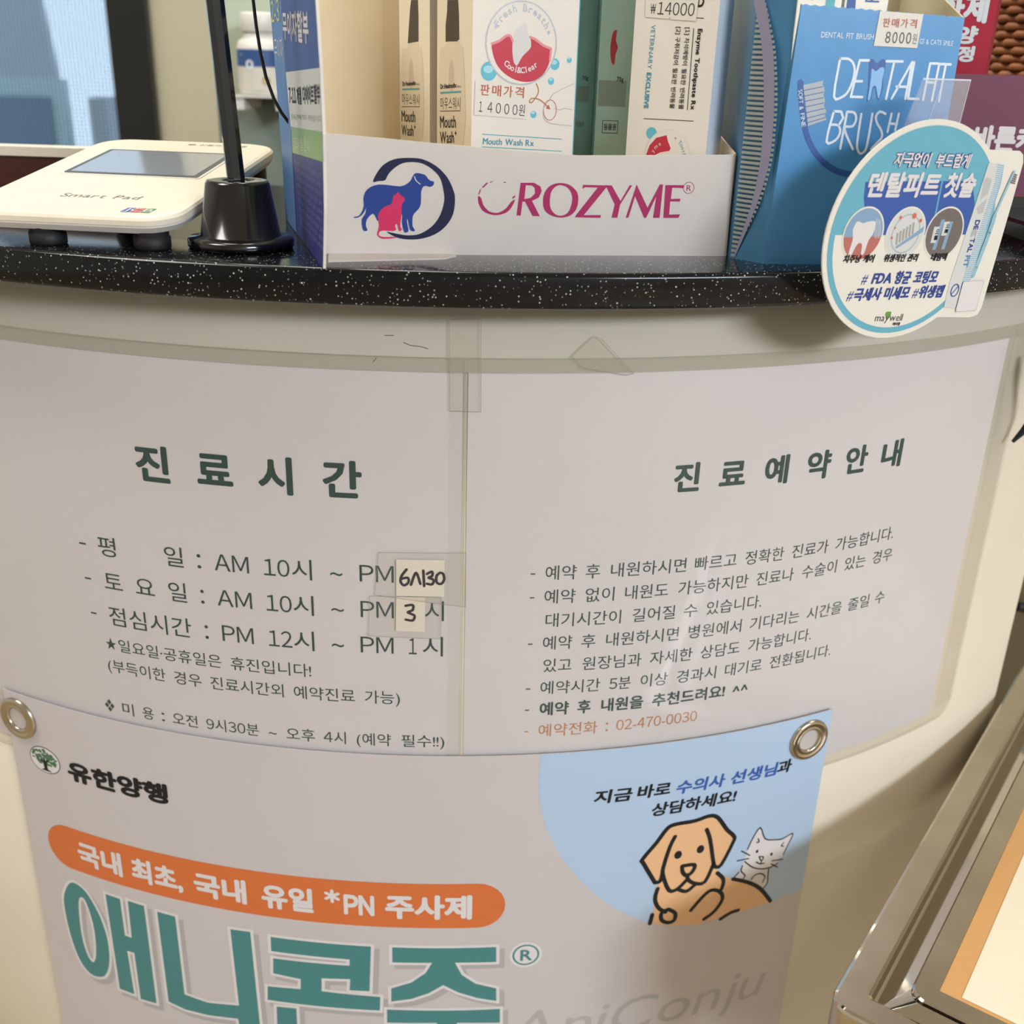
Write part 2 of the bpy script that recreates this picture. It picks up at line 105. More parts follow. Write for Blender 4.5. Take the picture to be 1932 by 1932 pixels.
def W(x, y, z): return Vector((x/1000, y/1000, z/1000 + Z0))
def cyl(off=0.0):
    def f(s, z, h=0.0):
        t = s/R; r = R + off + h
        return W(CX + r*math.sin(t), CY - r*math.cos(t), z)
    f.curved = True
    return f
def plane(key=None, O=None, u=None, v=None, off=0.0):
    if key: O, u, v = D['P_'+key]
    O, u, v = Vector(O), Vector(u), Vector(v); n = u.cross(v)
    def f(a, b, h=0.0): q = O + u*a + v*b + n*(h+off); return W(*q)
    f.curved = False
    return f

# ------------------------------------------------------------------ materials
MATS = {}
def lin(c):
    if isinstance(c, str): c = [int(c[i:i+2], 16)/255 for i in (0, 2, 4)]
    return [x/12.92 if x <= .04045 else ((x+.055)/1.055)**2.4 for x in c]
def mat(name, c, rough=.5, metal=0.0, coat=0.0, var=0.0, scale=40, spec=.5, bump=0.0, alpha=1.0, c2=None, aniso=None):
    if name in MATS: return MATS[name]
    m = bpy.data.materials.new(name); m.use_nodes = True; nt = m.node_tree; N = nt.nodes; L = nt.links
    b = N['Principled BSDF']; rgb = lin(c)
    b.inputs['Base Color'].default_value = (*rgb, 1); b.inputs['Roughness'].default_value = rough
    b.inputs['Metallic'].default_value = metal; b.inputs['Coat Weight'].default_value = coat
    b.inputs['Coat Roughness'].default_value = .08; b.inputs['Specular IOR Level'].default_value = spec
    b.inputs['Alpha'].default_value = alpha
    if var or bump or c2:
        tc = N.new('ShaderNodeTexCoord'); nz = N.new('ShaderNodeTexNoise'); nz.inputs['Scale'].default_value = scale
        nz.inputs['Detail'].default_value = 5
        mp = N.new('ShaderNodeMapping'); L.new(tc.outputs['Object'], mp.inputs[0]); L.new(mp.outputs[0], nz.inputs['Vector'])
        if aniso: mp.inputs['Scale'].default_value = aniso
        if var or c2:
            r = N.new('ShaderNodeValToRGB'); L.new(nz.outputs['Fac'], r.inputs[0])
            lo = lin(c2) if c2 else [x*(1-var) for x in rgb]
            r.color_ramp.elements[0].color = (*lo, 1); r.color_ramp.elements[1].color = (*[min(1, x*(1+(0 if c2 else var))) for x in rgb], 1)
            r.color_ramp.elements[0].position = .33; r.color_ramp.elements[1].position = .67
            L.new(r.outputs[0], b.inputs['Base Color'])
        if bump:
            bp = N.new('ShaderNodeBump'); bp.inputs['Strength'].default_value = bump; bp.inputs['Distance'].default_value = .001
            L.new(nz.outputs['Fac'], bp.inputs['Height']); L.new(bp.outputs[0], b.inputs['Normal'])
    MATS[name] = m; return m
def film(name, tint, gl=.04, rough=.06, bump=.0, scale=30, keep=1.0, gz=.07, haze=.0):
    """clear plastic: lets light through, with a gloss that grows at grazing angles"""
    m = bpy.data.materials.new(name); m.use_nodes = True; nt = m.node_tree; N = nt.nodes; L = nt.links
    N.remove(N['Principled BSDF']); out = N['Material Output']
    tr = N.new('ShaderNodeBsdfTransparent'); tr.inputs[0].default_value = (*[x*keep for x in lin(tint)], 1)
    g = N.new('ShaderNodeBsdfGlossy'); g.inputs['Roughness'].default_value = rough
    ge = N.new('ShaderNodeNewGeometry'); dp = N.new('ShaderNodeVectorMath'); dp.operation = 'DOT_PRODUCT'
    L.new(ge.outputs['Incoming'], dp.inputs[0]); L.new(ge.outputs['Normal'], dp.inputs[1])
    def mth(op, a, b=None):
        q = N.new('ShaderNodeMath'); q.operation = op
        if isinstance(a, float): q.inputs[0].default_value = a
        else: L.new(a.outputs[0] if hasattr(a, 'outputs') else a, q.inputs[0])
        if b is not None: q.inputs[1].default_value = b
        return q
    ab = mth('ABSOLUTE', dp.outputs['Value']); sb = N.new('ShaderNodeMath'); sb.operation = 'SUBTRACT'; sb.inputs[0].default_value = 1.0; L.new(ab.outputs[0], sb.inputs[1])
    fr = mth('ADD', mth('MULTIPLY', mth('POWER', sb, 5.0), gz), gl)
    mx = N.new('ShaderNodeMixShader'); L.new(fr.outputs[0], mx.inputs[0]); L.new(tr.outputs[0], mx.inputs[1]); L.new(g.outputs[0], mx.inputs[2])
    if bump:
        tc = N.new('ShaderNodeTexCoord'); nz = N.new('ShaderNodeTexNoise'); nz.inputs['Scale'].default_value = scale; nz.inputs['Detail'].default_value = 3
        L.new(tc.outputs['Object'], nz.inputs['Vector'])
        bp = N.new('ShaderNodeBump'); bp.inputs['Strength'].default_value = bump; bp.inputs['Distance'].default_value = .002
        L.new(nz.outputs['Fac'], bp.inputs['Height']); L.new(bp.outputs[0], g.inputs['Normal'])
    last = mx
    if haze:
        df = N.new('ShaderNodeBsdfDiffuse'); df.inputs[0].default_value = (.8, .8, .8, 1)
        m2 = N.new('ShaderNodeMixShader'); m2.inputs[0].default_value = haze; L.new(mx.outputs[0], m2.inputs[1]); L.new(df.outputs[0], m2.inputs[2]); last = m2
    L.new(last.outputs[0], out.inputs['Surface']); MATS[name] = m; return m

# ------------------------------------------------------------------ mesh builder
class MB:
    def __init__(s): s.v = []; s.f = []; s.mi = []; s.m = []; s.sm = []
    def slot(s, m):
        if m not in s.m: s.m.append(m)
        return s.m.index(m)
    def add(s, vs, fs, m, smooth=False):
        n = len(s.v); k = s.slot(m); s.v += [tuple(v) for v in vs]
        for f in fs: s.f.append([i+n for i in f]); s.mi.append(k); s.sm.append(smooth)
    def box(s, lo, hi, m, M=None):
        (a, b, c), (d, e, f) = lo, hi
        vs = [(a,b,c),(d,b,c),(d,e,c),(a,e,c),(a,b,f),(d,b,f),(d,e,f),(a,e,f)]
        vs = [M(*v) if M else W(*v) for v in vs]
        s.add(vs, [(0,3,2,1),(4,5,6,7),(0,1,5,4),(1,2,6,5),(2,3,7,6),(3,0,4,7)], m)
    def prism(s, loop, m, lo, hi, smooth=False):
        """loop of (x,y) mm, from z lo to z hi"""
        n = len(loop); vs = [W(x, y, lo) for x, y in loop] + [W(x, y, hi) for x, y in loop]
        s.add(vs, [[(n-1-i) for i in range(n)], [n+i for i in range(n)]], m)
        s.add(vs, [(i, (i+1) % n, n+(i+1) % n, n+i) for i in range(n)], m, smooth)
    def lathe(s, prof, m, M, seg=48, t0=0, t1=2*PI, smooth=True):
        """prof (r,z) mm about the axis of M(x,y,z)"""
        full = abs(t1-t0-2*PI) < 1e-6; n = len(prof); k = seg if full else seg+1
        vs = [M(r*math.cos(t0+(t1-t0)*i/seg), r*math.sin(t0+(t1-t0)*i/seg), z) for i in range(k) for r, z in prof]
        s.add(vs, [(i*n+j, ((i+1) % k)*n+j, ((i+1) % k)*n+j+1, i*n+j+1) for i in range(seg) for j in range(n-1)], m, smooth)
    def tube(s, pts, r, m, seg=10, closed=False):
        pts = [Vector(p) for p in pts]; n = len(pts); vs = []
        up = Vector((0.31, 0.2, 0.93))
        for i, p in enumerate(pts):
            d = (pts[min(i+1, n-1)] - pts[max(i-1, 0)]).normalized()
            a = d.cross(up).normalized(); b = d.cross(a).normalized()
            rr = r[i] if isinstance(r, (list, tuple)) else r
            for k in range(seg): t = 2*PI*k/seg; vs.append(p + (a*math.cos(t) + b*math.sin(t))*rr/1000)
        s.add(vs, [(i*seg+k, i*seg+(k+1) % seg, (i+1)*seg+(k+1) % seg, (i+1)*seg+k) for i in range(n-1) for k in range(seg)], m, True)
        s.add(vs, [list(range(seg))[::-1], [(n-1)*seg+k for k in range(seg)]], m)
    def flat(s, vf, f, m, h):
        """2D mesh (verts, faces) laid onto surface f at height h mm"""
        vs, fs = vf
        if getattr(f, 'curved', False):
            xs = [v[0] for v in vs]
            if max(xs)-min(xs) > 9: vs, fs = split(vs, fs, 5.0)
        s.add([f(v[0], v[1], h + (v[2] if len(v) > 2 else 0)) for v in vs], fs, m)
    def build(s, name, parent=None, smooth_angle=None, **props):
        me = bpy.data.meshes.new(name); me.from_pydata(s.v, [], s.f)
        for m in s.m: me.materials.append(m)
        for p, k, sm in zip(me.polygons, s.mi, s.sm): p.material_index = k; p.use_smooth = sm
        me.validate(); me.update()
        o = bpy.data.objects.new(name, me); COL.objects.link(o)
        if parent: o.parent = parent; o.matrix_parent_inverse = parent.matrix_basis.inverted()
        for k, v in props.items(): o[k] = v
        return o
def split(vs, fs, step):
    bm = bmesh.new(); bv = [bm.verts.new((v[0], v[1], v[2] if len(v) > 2 else 0)) for v in vs]
    for f in fs:
        try: bm.faces.new([bv[i] for i in f])
        except ValueError: pass
    x = math.ceil(min(v[0] for v in vs)/step)*step; x1 = max(v[0] for v in vs)
    while x < x1:
        bmesh.ops.bisect_plane(bm, geom=bm.verts[:]+bm.edges[:]+bm.faces[:], plane_co=(x, 0, 0), plane_no=(1, 0, 0)); x += step
    bm.verts.index_update(); r = ([(v.co.x, v.co.y, v.co.z) for v in bm.verts], [[v.index for v in f.verts] for f in bm.faces]); bm.free(); return r
def thing(name, label, cat, loc, group=None):
    o = bpy.data.objects.new(name, None); COL.objects.link(o); o.location = loc; o.empty_display_size = .02
    o['label'] = label; o['category'] = cat
    if group: o['group'] = group
    return o

# ------------------------------------------------------------------ flat shapes and lettering
def smooth_pts(l, n=4, closed=False):
    k = len(l); out = []
    g = (lambda i: l[i % k]) if closed else (lambda i: l[max(0, min(k-1, i))])
    for i in range(k if closed else k-1):
        p0, p1, p2, p3 = g(i-1), g(i), g(i+1), g(i+2)
        for j in range(n):
            t = j/n
            out.append(tuple(.5*((2*p1[a]) + (-p0[a]+p2[a])*t + (2*p0[a]-5*p1[a]+4*p2[a]-p3[a])*t*t + (-p0[a]+3*p1[a]-3*p2[a]+p3[a])*t**3) for a in (0, 1)))
    if not closed: out.append(tuple(l[-1]))
    return out
def fill(*loops, smooth=0, grow=0.0):
    c = bpy.data.curves.new('f', 'CURVE'); c.dimensions = '2D'; c.fill_mode = 'BOTH'; c.offset = grow
    for l in loops:
        if smooth: l = smooth_pts(l, smooth, True)
        sp = c.splines.new('POLY'); sp.points.add(len(l)-1); sp.use_cyclic_u = True
        for p, q in zip(sp.points, l): p.co = (q[0], q[1], 0, 1)
    o = bpy.data.objects.new('f', c); me = o.to_mesh()
    r = ([(v.co.x, v.co.y) for v in me.vertices], [list(p.vertices) for p in me.polygons])
    o.to_mesh_clear(); bpy.data.objects.remove(o); bpy.data.curves.remove(c); return r
def ell(cx, cy, rx, ry=None, n=32, a0=0, a1=2*PI, rot=0):
    ry = ry or rx; out = []
    for i in range(n):
        t = a0 + (a1-a0)*i/(n if abs(a1-a0-2*PI) < 1e-6 else n-1); x, y = rx*math.cos(t), ry*math.sin(t)
        out.append((cx + x*math.cos(rot) - y*math.sin(rot), cy + x*math.sin(rot) + y*math.cos(rot)))
    return out
def stroke(pts, w, sm=0, closed=False):
    if closed: pts = list(pts) + [pts[0]]
    if sm: pts = smooth_pts(pts, sm)
    vs = []; fs = []; w = w/2
    for (x0, y0), (x1, y1) in zip(pts, pts[1:]):
        d = math.hypot(x1-x0, y1-y0)
        if d < 1e-6: continue
        nx, ny = -(y1-y0)/d*w, (x1-x0)/d*w; n = len(vs)
        e = .012*(len(fs) % 3); vs += [(x0+nx, y0+ny, e), (x0-nx, y0-ny, e), (x1-nx, y1-ny, e), (x1+nx, y1+ny, e)]; fs.append((n, n+1, n+2, n+3))
    for x, y in pts:
        n = len(vs); e = .04+.01*(len(fs) % 3); vs += [(a, b, e) for a, b in ell(x, y, w, n=10)]; fs.append(tuple(range(n, n+10)))
    return vs, fs
GL = {}
def glyph(ch, off):
    k = (ch, off)
    if k not in GL:
        c = bpy.data.curves.new('t', 'FONT'); c.body = ch; c.size = 1; c.offset = off; c.resolution_u = 3
        o = bpy.data.objects.new('t', c); me = o.to_mesh()
        vs = [(v.co.x, v.co.y) for v in me.vertices]; fs = [list(p.vertices) for p in me.polygons]
        o.to_mesh_clear(); bpy.data.objects.remove(o); bpy.data.curves.remove(c); GL[k] = (vs, fs)
    return GL[k]
def word(s, off=0.0, wide=True, track=.0):
    """lettering at 1 em: verts, faces and inked width"""
    V = []; F = []; x = 0.0
    for ch in s:
        if ch == ' ': x += .38; continue
        g = ch
        if wide and 33 < ord(ch) < 127 and ch.isalnum(): g = chr(ord(ch)+0xFEE0)
        vs, fs = glyph(g, off)
        if not vs: x += .4; continue
        a, b = min(v[0] for v in vs), max(v[0] for v in vs)
        if ord(ch) > 0x3000: dx, adv = x - .04, .92 - 0
        else: dx, adv = x - a, b - a + .085
        n = len(V); V += [(v[0]+dx, v[1]) for v in vs]; F += [[i+n for i in f] for f in fs]; x += adv + track
    return V, F
def put(mb, s, f, m, p0, p1, size, h=.15, off=0.0, wide=True, shear=0.0, fit=True, track=0.0, xs=1.0):
    """lettering with its inked ends at p0 and p1 on the baseline, em height size (mm)"""
    V, F = word(s, 0.0, wide, track)
    if not V: return
    if off:
        n = 8 if off > .025 else 5; V0, F0 = V, F; V = [(x, y, .1) for x, y in V0]; F = list(F0)
        for i in range(n):
            a = 2*PI*i/n + .2; k = len(V); V += [(x + off*math.cos(a), y + off*math.sin(a), -.012*(i+1)+.1) for x, y in V0]; F += [[j+k for j in g] for g in F0]
    a, b = min(v[0] for v in V), max(v[0] for v in V)
    dx, dy = p1[0]-p0[0], p1[1]-p0[1]; d = math.hypot(dx, dy); ux, uy = dx/d, dy/d
    k = d/(b-a) if fit else size*xs
    vs = []
    for v in V:
        X, Y = (v[0]-a)*k, v[1]*size; X += shear*Y
        vs.append((p0[0] + X*ux - Y*uy, p0[1] + X*uy + Y*ux, v[2] if len(v) > 2 else 0.0))
    mb.flat((vs, F), f, m, h)
def sheet(mb, loop, f, m, t, h0=0.0, edge=None, grid=0):
    """a thin slab with outline loop on surface f between h0 and h0+t"""
    vf = fill(loop)
    mb.flat(vf, f, m, h0+t)
    vs, fs = vf; mb.flat((vs, [g[::-1] for g in fs]), f, edge or m, h0)
    l = []
    for a, b in zip(loop, loop[1:]+loop[:1]):
        n = max(1, int(abs(b[0]-a[0])/5)) if getattr(f, 'curved', False) else 1
        l += [(a[0]+(b[0]-a[0])*i/n, a[1]+(b[1]-a[1])*i/n) for i in range(n)]
    n = len(l); mb.add([f(x, y, h0) for x, y in l] + [f(x, y, h0+t) for x, y in l], [(i, (i+1) % n, n+(i+1) % n, n+i) for i in range(n)], edge or m)
def rect(a, b, c, d, r=0, n=6):
    if not r: return [(a, b), (c, b), (c, d), (a, d)]
    o = []
    for cx, cy, t in ((c-r, b+r, -90), (c-r, d-r, 0), (a+r, d-r, 90), (a+r, b+r, 180)):
        o += [(cx + r*math.cos(math.radians(t+90*i/n)), cy + r*math.sin(math.radians(t+90*i/n))) for i in range(n+1)]
    return o

# ================================================================== the counter
M_panel = mat('counter_laminate', 'd1c8b6', .32, var=.03, scale=9, coat=.15)
M_stone = None
def speckled():
    m = bpy.data.materials.new('black_speckled_stone'); m.use_nodes = True; nt = m.node_tree; N = nt.nodes; L = nt.links
    b = N['Principled BSDF']; b.inputs['Roughness'].default_value = .14; b.inputs['Specular IOR Level'].default_value = .3
    tc = N.new('ShaderNodeTexCoord'); last = None
    for sc, th in ((640, .2), (400, .14)):
        v = N.new('ShaderNodeTexVoronoi'); v.inputs['Scale'].default_value = sc; L.new(tc.outputs['Object'], v.inputs['Vector'])
        lt = N.new('ShaderNodeMath'); lt.operation = 'LESS_THAN'; lt.inputs[1].default_value = th; L.new(v.outputs['Distance'], lt.inputs[0])
        sp = N.new('ShaderNodeSeparateColor'); L.new(v.outputs['Color'], sp.inputs[0])
        gt = N.new('ShaderNodeMath'); gt.operation = 'GREATER_THAN'; gt.inputs[1].default_value = .45; L.new(sp.outputs[0], gt.inputs[0])
        mu = N.new('ShaderNodeMath'); mu.operation = 'MULTIPLY'; L.new(lt.outputs[0], mu.inputs[0]); L.new(gt.outputs[0], mu.inputs[1])
        m2 = N.new('ShaderNodeMath'); m2.operation = 'MULTIPLY'; L.new(mu.outputs[0], m2.inputs[0]); L.new(sp.outputs[1], m2.inputs[1])
        if last is None: last = m2
        else:
            mx = N.new('ShaderNodeMath'); mx.operation = 'MAXIMUM'; L.new(last.outputs[0], mx.inputs[0]); L.new(m2.outputs[0], mx.inputs[1]); last = mx
    r = N.new('ShaderNodeMixRGB'); L.new(last.outputs[0], r.inputs[0]); r.inputs[1].default_value = (.0035, .004, .005, 1); r.inputs[2].default_value = (.6, .59, .56, 1)
    L.new(r.outputs[0], b.inputs['Base Color']); return m
M_stone = speckled()
AX = lambda x, y, z: W(CX+x, CY+y, z)
TH = lambda deg: -PI/2 + math.radians(deg)
mb = MB()
zb = -94.6; zf = -1180
mb.lathe([(R-24, zb), (R, zb), (R, zf), (R-24, zf)], M_panel, AX, 120, TH(-75), TH(47.8))
for d in (-75, 47.8):
    c, s = math.cos(TH(d)), math.sin(TH(d)); q = [AX(r*c, r*s, z) for r, z in ((R-24, zb), (R, zb), (R, zf), (R-24, zf))]; mb.add(q, [(0, 1, 2, 3)], M_panel)
# old scuff marks on the white front
M_scuff = mat('dark_scuff', '5a5448', .8)
for p in ([(-3.5, -114), (.5, -113.8)], [(5, -116.9), (8, -118.2), (13, -118.6), (16, -119.6)], [(-9, -126.5), (-7.5, -124.6)], [(-244, -436), (-236, -446), (-230, -452), (-225, -456)]):
    mb.flat(stroke(p, .35), cyl(0), M_scuff, .05)
counter = mb.build('reception_counter', label='curved white front of the reception counter under the black top', category='counter')
mb = MB()
c, s = math.cos(TH(47.8)), math.sin(TH(47.8))
dn = (math.cos(TH(47.8)+.32), math.sin(TH(47.8)+.32))
mb.lathe([(R-24, 0), (R-24, 1)], M_panel, lambda x, y, z: AX(x, y, zb+z*(zf-zb)), 4, TH(47.8), TH(47.9))
q0 = ((R-24)*c, (R-24)*s); q1 = ((R-320)*c, (R-320)*s); q2 = (q1[0]-20*-s, q1[1]-20*c); q3 = (q0[0]-20*-s, q0[1]-20*c)
mb.prism([(CX+a, CY+b) for a, b in (q0, q1, q2, q3)], M_panel, zf, zb)
mb.build('end_panel', counter)

mb = MB(); ro, ri = R+32, R-250
prof = [(ri, -94.5), (ri, ZT)] + [(ro-2.5+2.5*math.sin(math.radians(a)), ZT-2.5+2.5*math.cos(math.radians(a))) for a in range(0, 91, 15)] + [(ro, -92.5), (ro-1, -94.0), (ro-2, -94.5), (ri, -94.5)]
mb.lathe(prof, M_stone, AX, 150, TH(-75), TH(52))
for d in (-75, 52):
    c, s = math.cos(TH(d)), math.sin(TH(d)); mb.add([AX(r*c, r*s, z) for r, z in prof[:-1]], [list(range(len(prof)-1))], M_stone)
mb.build('countertop', label='black speckled stone countertop curving round the top of the reception counter', category='countertop')

# ================================================================== notices in clear sleeves
M_paper = mat('notice_paper', 'dad5d8', .45, var=.012, scale=14)
M_ink = mat('dark_green_ink', '2c4a47', .5)
M_orange_ink = mat('faded_orange_ink', 'c4855f', .5)
M_film = film('clear_vinyl', 'f4f3f1', rough=.09, bump=.25, scale=22)
M_filmedge = film('clear_vinyl_weld', 'fcfbf9', gl=.015, gz=.03, haze=.07, rough=.2, bump=.3, scale=60)
def runs(mb, key, f, m):
    for E, base, off, L in D[key]:
        for t, a, b in L:
            up = 3.6 if t == '^^' else (-E*.0 if t != '~' else 0)
            if t == '-': mb.flat(fill(rect(a, base+E*.30, b, base+E*.30+E*.075)), f, m, .15); continue
            if t == ':': put(mb, '：', f, m, (a, base), (b, base), E); continue
            if t == '~':
                put(mb, t, f, m, (a, base), (b, base), E*1.0, off=off); continue
            put(mb, t, f, m, (a, base+(0 if t != '^^' else -1.0)), (b, base+(0 if t != '^^' else -1.0)), E, off=off)
f = cyl(.3)
mb = MB(); sheet(mb, rect(-292, -374, 32.0, -130), f, M_paper, .2); runs(mb, 'hours', cyl(.5), M_ink)
mb.build('opening_hours_notice', label='white notice of opening hours with the widely spaced four-syllable heading, left of the seam', category='notice', group='printed notices on the counter front')
mb = MB(); sheet(mb, rect(34.5, -374, 351, -130), f, M_paper, .2); runs(mb, 'resv', cyl(.5), M_ink); runs(mb, 'resv_orange', cyl(.5), M_orange_ink)
mb.build('reservation_notice', label='white reservation notice ending in an orange telephone number, right of the seam', category='notice', group='printed notices on the counter front')
def sleeve(a, b, top, label, rl, seam_left, seam_right):
    t = thing('plastic_sleeve', label, 'plastic sleeve', cyl(0)((a+b)/2, -382), 'clear sleeves over the notices')
    f = cyl(1.1); mb = MB()
    lo = rect(a, -381, b, top, 9 if rl else 0)
    if rl: lo = [(a, -381)] + lo[:14] + [(a, top)]
    mb.flat(fill(lo), f, M_film, .0)
    mb.build('film', t)
    mb = MB()
    for p, h in ((rect(a, top-6.8, b, top), .12), (rect(a, -381, b-9, -378.6), .1), (rect(a, -381, a+seam_left, top), .14), (rect(b-seam_right, -372, b, top), .14)):
        mb.flat(fill(p), f, M_filmedge, h)
    ed = mat('sleeve_edge_line', 'a59f93', .5)  # thin darker line drawn along the sleeve edges
    for p in ([(a, top), (b, top)], [(a, top-6.8), (b, top-6.8)], [(a, -381), (b-9, -381)], [(b, -372), (b, top)]):
        n = max(2, int(abs(p[1][0]-p[0][0])/6)); q = [(p[0][0]+(p[1][0]-p[0][0])*i/n, p[0][1]+(p[1][1]-p[0][1])*i/n) for i in range(n+1)]
        mb.flat(stroke(q, .28), f, ed, .18)
    mb.build('welded_edge', t, label='cloudy welded edge of the sleeve')
sleeve(-298, 33.4, -123.2, 'clear plastic sleeve covering the opening hours notice left of the seam', 0, 3, 7.5)
sleeve(33.9, 373, -123.2, 'clear plastic sleeve covering the reservation notice right of the seam', 1, .6, 17)

# tape and hand-lettered patches
M_tape = film('clear_tape', 'fbfaf8', gl=.02, gz=.03, haze=.03, rough=.2)
M_tedge = mat('tape_edge_line', '8f897d', .6)  # thin darker outline round each piece of tape
def tape(loop, h, label, cat='adhesive tape'):
    mb = MB(); mb.flat(fill(loop), cyl(h), M_tape, 0)
    mb.flat(stroke(loop, .22, closed=True), cyl(h), M_tedge, .05)
    mb.build('adhesive_tape', label=label, category=cat)
tape(D['tape'][0], 1.7, 'upright strip of clear tape across the top of the seam between the notices')
tape([(p[0], p[1]) for p in D['tape'][1]], 1.7, 'slanted piece of clear tape on the white band right of the seam')
M_patch = mat('cream_sticker_paper', 'd9d1c2', .6, var=.02, scale=90)
M_marker = mat('black_marker', '1c1220', .5)
def patch(i, strokes, label):
    mb = MB(); sheet(mb, D['patch'][i], cyl(1.25), M_patch, .2)
    for k in strokes: mb.flat(stroke(D['hand'][k], 1.35, 4), cyl(1.45), M_marker, .1)
    mb.build('paper_patch', label=label, category='paper patch', group='hand-written patches on the opening hours notice')
patch(0, range(0, 5), 'cream paper patch hand-lettered with a half past six closing time')
patch(1, range(5, 6), 'cream paper patch hand-lettered with the numeral 3')
tape(D['patch'][2], 1.65, 'wide clear tape holding down the upper hand-lettered patch')
tape(D['patch'][3], 1.75, 'wide clear tape holding down the lower hand-lettered patch')

# ================================================================== banner
M_ban = mat('banner_vinyl', 'c0b9b9', .5, var=.01, scale=20)
M_orange = mat('print_orange', 'cc6a35', .5); M_teal = mat('print_teal', '3f7d7e', .5); M_white = mat('print_white', 'd4cfcf', .5)
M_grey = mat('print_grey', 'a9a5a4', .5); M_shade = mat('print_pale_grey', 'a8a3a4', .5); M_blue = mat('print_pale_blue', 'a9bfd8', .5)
M_black = mat('print_black', '15171c', .5, spec=.3); M_tan = mat('print_tan', 'e0b184', .5); M_navy = mat('print_royal_blue', '2f57a5', .5)
M_green = mat('print_green', '3f6b4c', .5)
mb = MB(); BA = cyl(2.4); F = BA
bl, br, bt, bb = -240, 254.5, -339.5, -700
sheet(mb, rect(bl, bb, br, bt), BA, M_ban, .5)
P = cyl(2.9)
# blue corner disc
c = [tuple(p) for p in D['b_circle'][0]]; c = [q for q in c]
loop = [(76.2, bt)] + smooth_pts(c[1:-1], 4) + [(br, -472.6), (br, bt)]
mb.flat(fill(loop), P, M_blue, .1)
put(mb, '지금', P, M_black, (106.5, -374.2), (128.5, -374.2), 9.6, .2, .03, shear=.12); put(mb, '바로', P, M_black, (131.5, -374.0), (151.2, -374.0), 9.6, .2, .03, shear=.12)
put(mb, '수의사', P, M_navy, (154.6, -374.6), (184.8, -374.8), 9.6, .2, .03, shear=.12); put(mb, '선생님', P, M_navy, (188.5, -374.8), (219.2, -375), 9.6, .2, .03, shear=.12)
put(mb, '과', P, M_black, (219.6, -375), (229.6, -375), 9.6, .2, .03, shear=.12)
put(mb, '상담하세요!', P, M_black, (140.8, -387.6), (193.6, -387.6), 9.6, .2, .03, shear=.12)
mb.flat(fill(D['b_catfill'][0]), P, M_white, .15)
for l in D['b_cat']: mb.flat(stroke(l, .85, 3), P, M_black, .2)
mb.flat(fill(D['b_dogfill'][0]), P, M_tan, .25)
for l in D['b_dog']: mb.flat(stroke(l, 2.6, 3), P, M_black, .32)
mb.flat(fill([(139.5, -428), (145, -436), (150.5, -433.5), (147, -442)]), P, M_white, -.1)
for i, (a, b) in enumerate(D['b_eyes']): mb.flat(fill(ell(a[0], a[1], 2.4 if i < 2 else .9, 2.9 if i < 2 else 1.2)), P, M_black, .34)
# company emblem and name
(x0, _), (x1, _), (_, y1), (_, y0) = D['b_oval'][0]; cx, cy = (x0+x1)/2, -380.7
mb.flat(fill(ell(cx, cy, 11.4, 9.2)), P, M_black, .1); mb.flat(fill(ell(cx, cy, 10.9, 8.7)), P, M_white, .14)
for i in range(70):
    a = random.random()*2*PI; q = math.sqrt(random.random()); x, y = cx+9.2*q*math.cos(a), cy+1.6+5.6*q*math.sin(a)
    mb.flat(fill(ell(x, y, random.uniform(.7, 1.5), random.uniform(.6, 1.2), 8)), P, M_green, .17+.002*i/10)
mb.flat(fill([(cx-4, cy-7.4), (cx+4.5, cy-7.6), (cx+1.4, cy-6), (cx+1, cy-2), (cx+4, cy+1.5), (cx+.4, cy-.4), (cx-.5, cy+2.5), (cx-1, cy-1), (cx-5, cy+1), (cx-1.6, cy-2.4), (cx-1.2, cy-6)]), P, M_black, .2)
put(mb, '유한양행', P, M_black, (-198.6, -387.6), (-131.6, -387.6), 14.2, .12, .05)
# orange pill
mb.flat(fill(rect(-223.5, -457.8, 59.6, -425.6, 16)), P, M_orange, .1)
for t, a, b in (('국내', -200.8, -169), ('최초,', -162.5, -128.5), ('국내', -121.5, -89), ('유일', -80, -49.5), ('PN', -32, -14.5), ('주사제', -8.5, 40.8)):
    put(mb, t, P, M_white, (a, -449.3), (b, -449.3), 18.0, .16, .045)
for k in range(3): a = k*PI/3+PI/2; mb.flat(stroke([(-38.5-4*math.cos(a), -437.5-4*math.sin(a)), (-38.5+4*math.cos(a), -437.5+4*math.sin(a))], 2), P, M_white, .16)
# big product lettering: teal with a white outline and an offset pale grey printed outline
big = [D['b_aeO'], D['b_ae'], D['b_ni'], D['b_kon'], D['b_kon2'], D['b_ju'], D['b_ju2']]
for k, g in enumerate(big):
    sm = 3 if k == 0 else 0
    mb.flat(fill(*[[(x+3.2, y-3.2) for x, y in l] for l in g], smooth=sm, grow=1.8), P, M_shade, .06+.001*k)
    mb.flat(fill(*g, smooth=sm, grow=1.9), P, M_white, .12+.001*k)
    mb.flat(fill(*g, smooth=sm), P, M_teal, .18+.001*k)
mb.flat(fill(ell(72.7, -480.2, 9.6)), P, M_white, .12); mb.flat(fill(ell(72.7, -480.2, 7.9), ell(72.7, -480.2, 6.8)), P, M_teal, .18)
put(mb, 'R', P, M_teal, (69.4, -484.3), (76.4, -484.3), 11.6, .18, .02, wide=False)
put(mb, 'AniConju', P, M_grey, (62, -552), (232, -552), 39, .05, .0, wide=False, shear=.22)
banner = mb.build('promotional_banner', label='white vinyl advertising banner with teal lettering, an orange pill and a cartoon dog', category='banner')
M_ring = mat('nickel_ring', 'b9b0a0', .22, 1, var=.06, scale=60)
M_hole = mat('grommet_shadow_vinyl', 'b9b2ae', .5)
